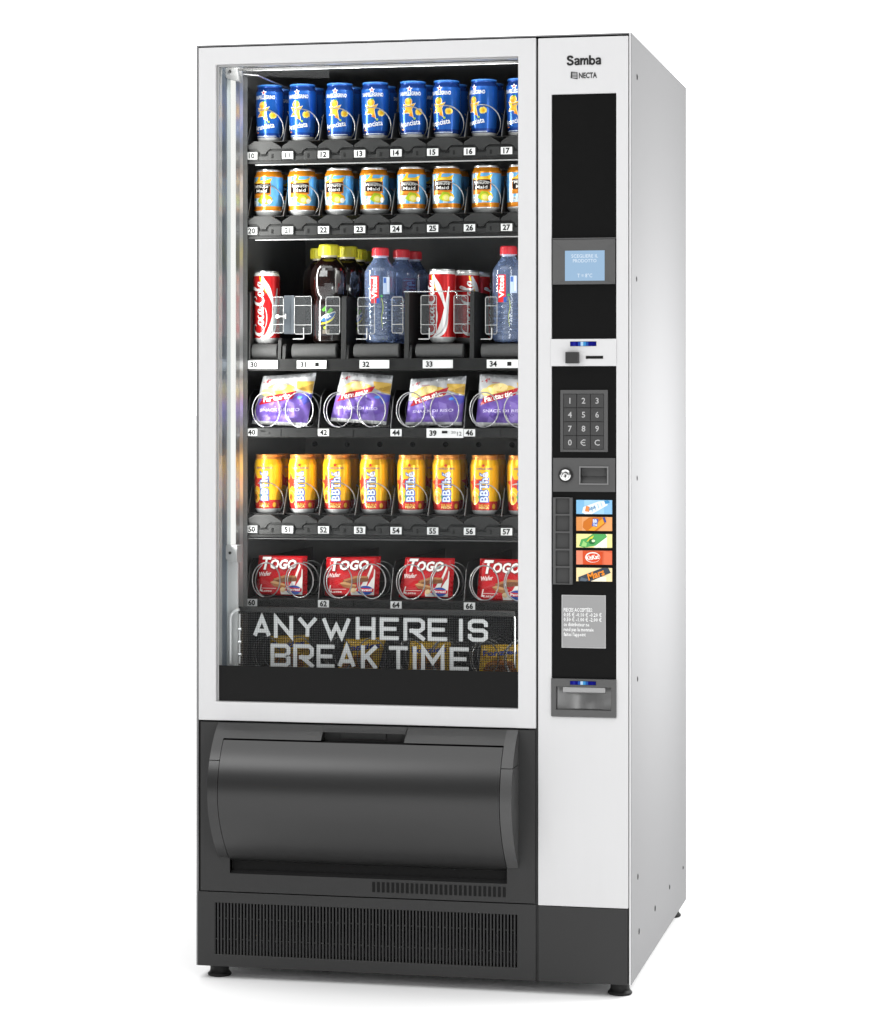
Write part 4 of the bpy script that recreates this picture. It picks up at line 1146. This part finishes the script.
FOIL = M('silver_foil', (.5, .51, .53), .30, .55, .5, var=.06, scale=60)
def chips(i, c, seed, label, label_tilt):
    Yb = SY + .034
    fn = patch(c, Yb, .018, .65, .0056, seed)
    ct = ((c[0][0] + c[1][0]) / 2, (c[0][1] + c[1][1]) / 2)
    root = empty('crisp_bag', ((c[2][0] + c[3][0]) / 2, Yb, min(c[2][1], c[3][1])), label, 'crisp bag', 'bags of rice crackers on the fourth shelf')
    lx, ly, lz = root.location
    f2 = lambda u, v, off=0., side=1: tuple(a - b for a, b in zip(fn(u, v, off, side), (lx, ly, lz)))
    d = pack('crisp_bag', f2, FOIL)
    T = label_tilt
    wave = [(0, .50), (.12, .50), (.3, .53 + T * .05), (.55, .56 + T * .05), (.8, .60), (1, .56)]
    items = [([[(0, .60), (.2, .62), (.55, .66), (1, .72), (1, .93), (0, .93)]], '#b6b6b8'),
             ([[(0, .07), (1, .07), (1, .60), (.8, .64), (.55, .60), (.3, .56), (0, .52)]], '#6f56a8'),
             ([[(.55, .07), (.62, .3), (.58, .50), (.72, .44), (.8, .07)], [(.2, .07), (.26, .24), (.36, .07)]], '#8670bb'),
             ([[(.78, .60), (1, .60), (1, .48), (.9, .40), (.84, .5)]], '#4d4fae'),
             (ell(.34, .70, .20, .13, 18), '#d9bd62'), (ell(.22, .66, .17, .09, 18), '#e3cb82'), (ell(.52, .69, .18, .11, 18), '#cfae55'), (ell(.40, .76, .13, .08, 14), '#e6d291'),
             ([[(.68, .86), (1, .84), (1, .62), (.86, .66), (.72, .72)]], '#c9a44a'), ([[(.74, .70), (1, .66), (1, .80), (.84, .74)]], '#a88436'),
             ([[(.06, .40), (.68, .52 + T * .12), (.73, .67 + T * .12), (.12, .56)]], '#a81a28'),
             (text('Fantastic', .395, .495 + T * .05, .10, .50, .03, rot=.16 + T * .16), '#fbf3f0'),
             (text('- 4°', .12, .84, .08, .15, .02), '#a8343c'), (rect(.24, .84, .38, .848), '#a8343c'),
             (text('SNACK DI RISO', .48, .275, .055, .72, .01, rot=.03), '#d9d0ef'), (text('Classico', .46, .19, .07, .44, .01, rot=.03, shear=.3), '#5a4496'),
             (ell(.80, .545, .05, .03, 12), '#3a7ad0')]
    pdec(d, f2, items)
    d.build('bag_body', root)
    d = MB()                                                   # pinched seals, top and bottom
    for v0, v1 in ((.93, 1.0), (0, .07)):
        n = 30
        vs = [f2(i2 / n, v0 + (v1 - v0) * k, .0012 + (.0007 if i2 % 2 else 0)) for k in (0, .5, 1) for i2 in range(n + 1)]
        d.add(vs, [[k * (n + 1) + i2, k * (n + 1) + i2 + 1, (k + 1) * (n + 1) + i2 + 1, (k + 1) * (n + 1) + i2] for k in range(2) for i2 in range(n)], FOIL if v0 > .5 else PAPER)
    d.build('bag_seal', root)


def Q(*pp, Y): return [at(x, y, Y) for x, y in pp]


YB = SY + .034
chips(0, Q((263.5, 376.3), (316.4, 372.8), (307, 426.6), (252, 423.8), Y=YB), 3, 'bag of rice crackers leaning left, leftmost above price tag 40', 0.)
chips(1, Q((342.2, 371.8), (393, 375.6), (386.4, 424.8), (330.2, 421), Y=YB), 5, 'bag of rice crackers with banner mostly behind a coil, above tag 42', .8)
chips(2, Q((411.2, 379), (466.6, 376), (461.8, 425.4), (405.4, 425.2), Y=YB), 8, 'bag of rice crackers with tilted red banner, above price tag 44', 1.)
chips(3, Q((480.5, 374.2), (537, 376), (533, 427), (475.7, 425.8), Y=YB), 12, 'bag of rice crackers cut off by the door frame, above tag 46', .8)


def wafer(c, seed, label):
    Yb = SY + .040
    fn = patch(c, Yb, .0095, .13, .0012, seed)
    root = empty('wafer_pack', ((c[2][0] + c[3][0]) / 2, Yb, min(c[2][1], c[3][1])), label, 'wafer pack', 'red wafer packs on the sixth shelf')
    lx, ly, lz = root.location
    f2 = lambda u, v, off=0., side=1: tuple(a - b for a, b in zip(fn(u, v, off, side), (lx, ly, lz)))
    WR_ = M('red_wrap', '#c4161f', .25, 0, .5, var=.05, scale=60)
    d = pack('wafer_pack', f2, WR_)
    items = [([[(.52, .04), (.97, .04), (.97, .66), (.90, .82), (.82, .52), (.70, .26), (.50, .16)]], '#efeae4'), ([[(.86, .5), (.97, .9), (.94, .5), (.80, .2)]], '#b81a20'),
             ([[(.34, .42), (.60, .52), (.84, .50), (.86, .38), (.66, .36), (.36, .30)]], '#7c4a2a'), ([[(.36, .43), (.60, .53), (.84, .51), (.83, .47), (.60, .47), (.38, .38)]], '#b0794c'),
             ([[(.28, .34), (.36, .38), (.62, .30), (.60, .18), (.36, .24)]], '#a4683c'), ([[(.28, .34), (.36, .38), (.62, .30), (.61, .26), (.36, .31)]], '#cf9c68'), (ell(.56, .16, .06, .06, 12), '#e2c69a'),
             (text('T', .185, .66, .30, .22, .06, shear=.15), '#7a1016'), (text('T', .175, .67, .29, .20, .035, shear=.15), '#fbf6f2'),
             (text('OGO', .565, .68, .23, .60, .075, shear=.15), '#7a1016'), (text('OGO', .555, .688, .215, .58, .04, shear=.15), '#fbf6f2'),
             (text('Wafer', .17, .50, .10, .26, .02, rot=.12, shear=.3), '#f8e8e4'), (text('L', .10, .12, .16, .07, .03, shear=.2), '#f8e8e4'), (text('Latte', .22, .10, .055, .22, .01), '#f8e8e4'), (rect(.10, .185, .42, .195), '#f8e8e4'),
             (ell(.80, .16, .155, .115, 22), '#2a4fa0'), ([[(.62, .14), (.96, .12), (.97, .20), (.64, .23)]], '#d0222c'), (text('Pavesi', .80, .145, .06, .26, .03, rot=.0), '#f6f2f2')]
    pdec(d, f2, items)
    d.build('pack_body', root)
    d = MB()
    n = 16
    for u0, u1 in ((-.045, .02), (.98, 1.045)):
        vs = [f2(u0 + (u1 - u0) * k, j / n, -.004 + (.0022 if j % 2 else 0)) for k in (0, 1) for j in range(n + 1)]
        d.add(vs, [[j, j + 1, n + 2 + j, n + 1 + j] for j in range(n)], WR_)
    d.build('pack_seal', root)


YW = SY + .040
wafer(Q((260.6, 555.4), (305, 556), (304.6, 596.2), (257.6, 595), Y=YW), 2, 'red wafer pack leftmost in its row, above price tag 60')
wafer(Q((328.4, 557.2), (378.4, 556.4), (376, 596.4), (326.4, 596.2), Y=YW), 4, 'red wafer pack second from the left, above price tag 62')
wafer(Q((407.4, 557.2), (452.6, 558.2), (449.8, 598.2), (400.2, 597.6), Y=YW), 6, 'red wafer pack leaning right in its coils above price tag 64')
wafer(Q((482, 558.6), (529, 559.4), (527, 602), (478.6, 601), Y=YW), 9, 'red wafer pack cut off by the door frame above tag 66')


def snack(c, seed, label):
    Yb = SY + .036
    fn = patch(c, Yb, .016, .5, .0018, seed)
    root = empty('snack_bag', ((c[2][0] + c[3][0]) / 2, Yb, min(c[2][1], c[3][1])), label, 'snack bag', 'yellow snack bags behind the printed screen')
    lx, ly, lz = root.location
    f2 = lambda u, v, off=0., side=1: tuple(a - b for a, b in zip(fn(u, v, off, side), (lx, ly, lz)))
    d = pack('snack_bag', f2, ink('#e8b828'))
    pdec(d, f2, [(rect(.0, .55, 1, .60), '#c8941c'), (text('Fonzies', .5, .66, .17, .84, .04, rot=.08), '#23409c'), ([[(.1, .08), (.9, .08), (.8, .44), (.5, .52), (.2, .40)]], '#b8702a'), (ell(.4, .3, .16, .1, 12), '#d89a48'), (ell(.62, .24, .16, .09, 12), '#8a4c1c')])
    d.build('bag_body', root)


YS = SY + .036
snack(Q((270, 636), (309, 634.5), (309.5, 669), (270, 669), Y=YS), 1, 'yellow snack bag dimly seen behind the letters BR')
snack(Q((345.5, 639), (386.5, 637), (378, 670), (337.5, 670), Y=YS), 2, 'yellow snack bag dimly seen behind the letters AK')
snack(Q((410, 641), (451, 642), (449, 672), (408.5, 671), Y=YS), 3, 'yellow snack bag dimly seen behind the letters TIM')
snack(Q((481, 645), (522, 644), (522, 674), (479, 673), Y=YS), 4, 'yellow snack bag dimly seen at the right end of the screen')

# ================================================================== light
Wd = bpy.data.worlds.new('World'); S.world = Wd; Wd.use_nodes = True
nt = Wd.node_tree; bg = nt.nodes['Background']
tc = nt.nodes.new('ShaderNodeTexCoord'); sp = nt.nodes.new('ShaderNodeSeparateXYZ'); nt.links.new(tc.outputs['Generated'], sp.inputs[0])
def mr_(sock, a, b, c0, c1):
    m = nt.nodes.new('ShaderNodeMapRange'); m.interpolation_type = 'SMOOTHSTEP'
    for n_, v in (('From Min', a), ('From Max', b), ('To Min', c0), ('To Max', c1)): m.inputs[n_].default_value = v
    nt.links.new(sock, m.inputs['Value']); return m.outputs['Result']
back = mr_(sp.outputs['Y'], .62, .88, 0., 1.9)
topw = mr_(sp.outputs['Z'], .45, .75, 0., 2.2)
mx = nt.nodes.new('ShaderNodeMath'); mx.operation = 'MAXIMUM'; nt.links.new(back, mx.inputs[0]); nt.links.new(topw, mx.inputs[1])
m2 = nt.nodes.new('ShaderNodeMath'); m2.operation = 'MAXIMUM'; nt.links.new(mx.outputs[0], m2.inputs[0]); m2.inputs[1].default_value = .10
nt.links.new(m2.outputs[0], bg.inputs['Strength']); bg.inputs['Color'].default_value = (1, 1, 1, 1)


def area(name, loc, target, sx, sy, power, col=(1, 1, 1)):
    l = bpy.data.lights.new(name, 'AREA'); l.shape = 'RECTANGLE'; l.size = sx; l.size_y = sy; l.energy = power; l.color = col
    o = bpy.data.objects.new(name, l); COL.objects.link(o); o.location = loc
    o.rotation_euler = (Vector(target) - Vector(loc)).to_track_quat('-Z', 'Y').to_euler()
    return o


area('key_softbox', (-1.4, -2.6, 2.6), (-.1, 0, 1.15), 1.2, 1.0, 24)
area('side_softbox', (1.06, .45, .96), (.43, .45, .96), .6, .75, 14.5)
area('front_softbox', (1.32, -2.0, 1.0), (.25, 0, .95), .36, .5, 9)
# the machine's own lit column at the left, then two added fill lights
ll = area('left_window_lamp', (-.374, .036, 1.295), (-.05, .17, 1.295), .016, .89, 3.6, (1, .985, .95))
ll.data.spread = math.radians(125)
area('right_window_fill', (.224, .040, 1.19), (-.05, .30, 1.19), .016, 1.1, .6, (1, .985, .95))  # added fill, hidden behind the right stile
area('roof_window_fill', (-.08, .032, 1.797), (-.08, .22, 1.3), .55, .012, .8, (1, .985, .95))  # added fill, out of sight under the roof

# ================================================================== camera and render settings
cam = bpy.data.cameras.new('camera'); co = bpy.data.objects.new('camera', cam); COL.objects.link(co)
co.location = CAM; co.rotation_euler = (PI / 2, 0, TH)
cam.sensor_width = 36; cam.sensor_fit = 'AUTO'; cam.lens = F / 1024 * 36; cam.shift_y = -(512 - HY) / 1024
cam.clip_start = .05; cam.clip_end = 900
S.camera = co
S.render.resolution_x, S.render.resolution_y = 883, 1024
S.render.engine = 'CYCLES'
cy = S.cycles
cy.use_denoising = True; cy.max_bounces = 10; cy.diffuse_bounces = 4; cy.glossy_bounces = 5; cy.transparent_max_bounces = 24; cy.sample_clamp_indirect = 6; cy.caustics_reflective = False
try: cy.denoiser = 'OPENIMAGEDENOISE'
except Exception: pass
vs_ = S.view_settings; vs_.view_transform = 'Standard'; vs_.look = 'None'; vs_.exposure = 0; vs_.gamma = 1
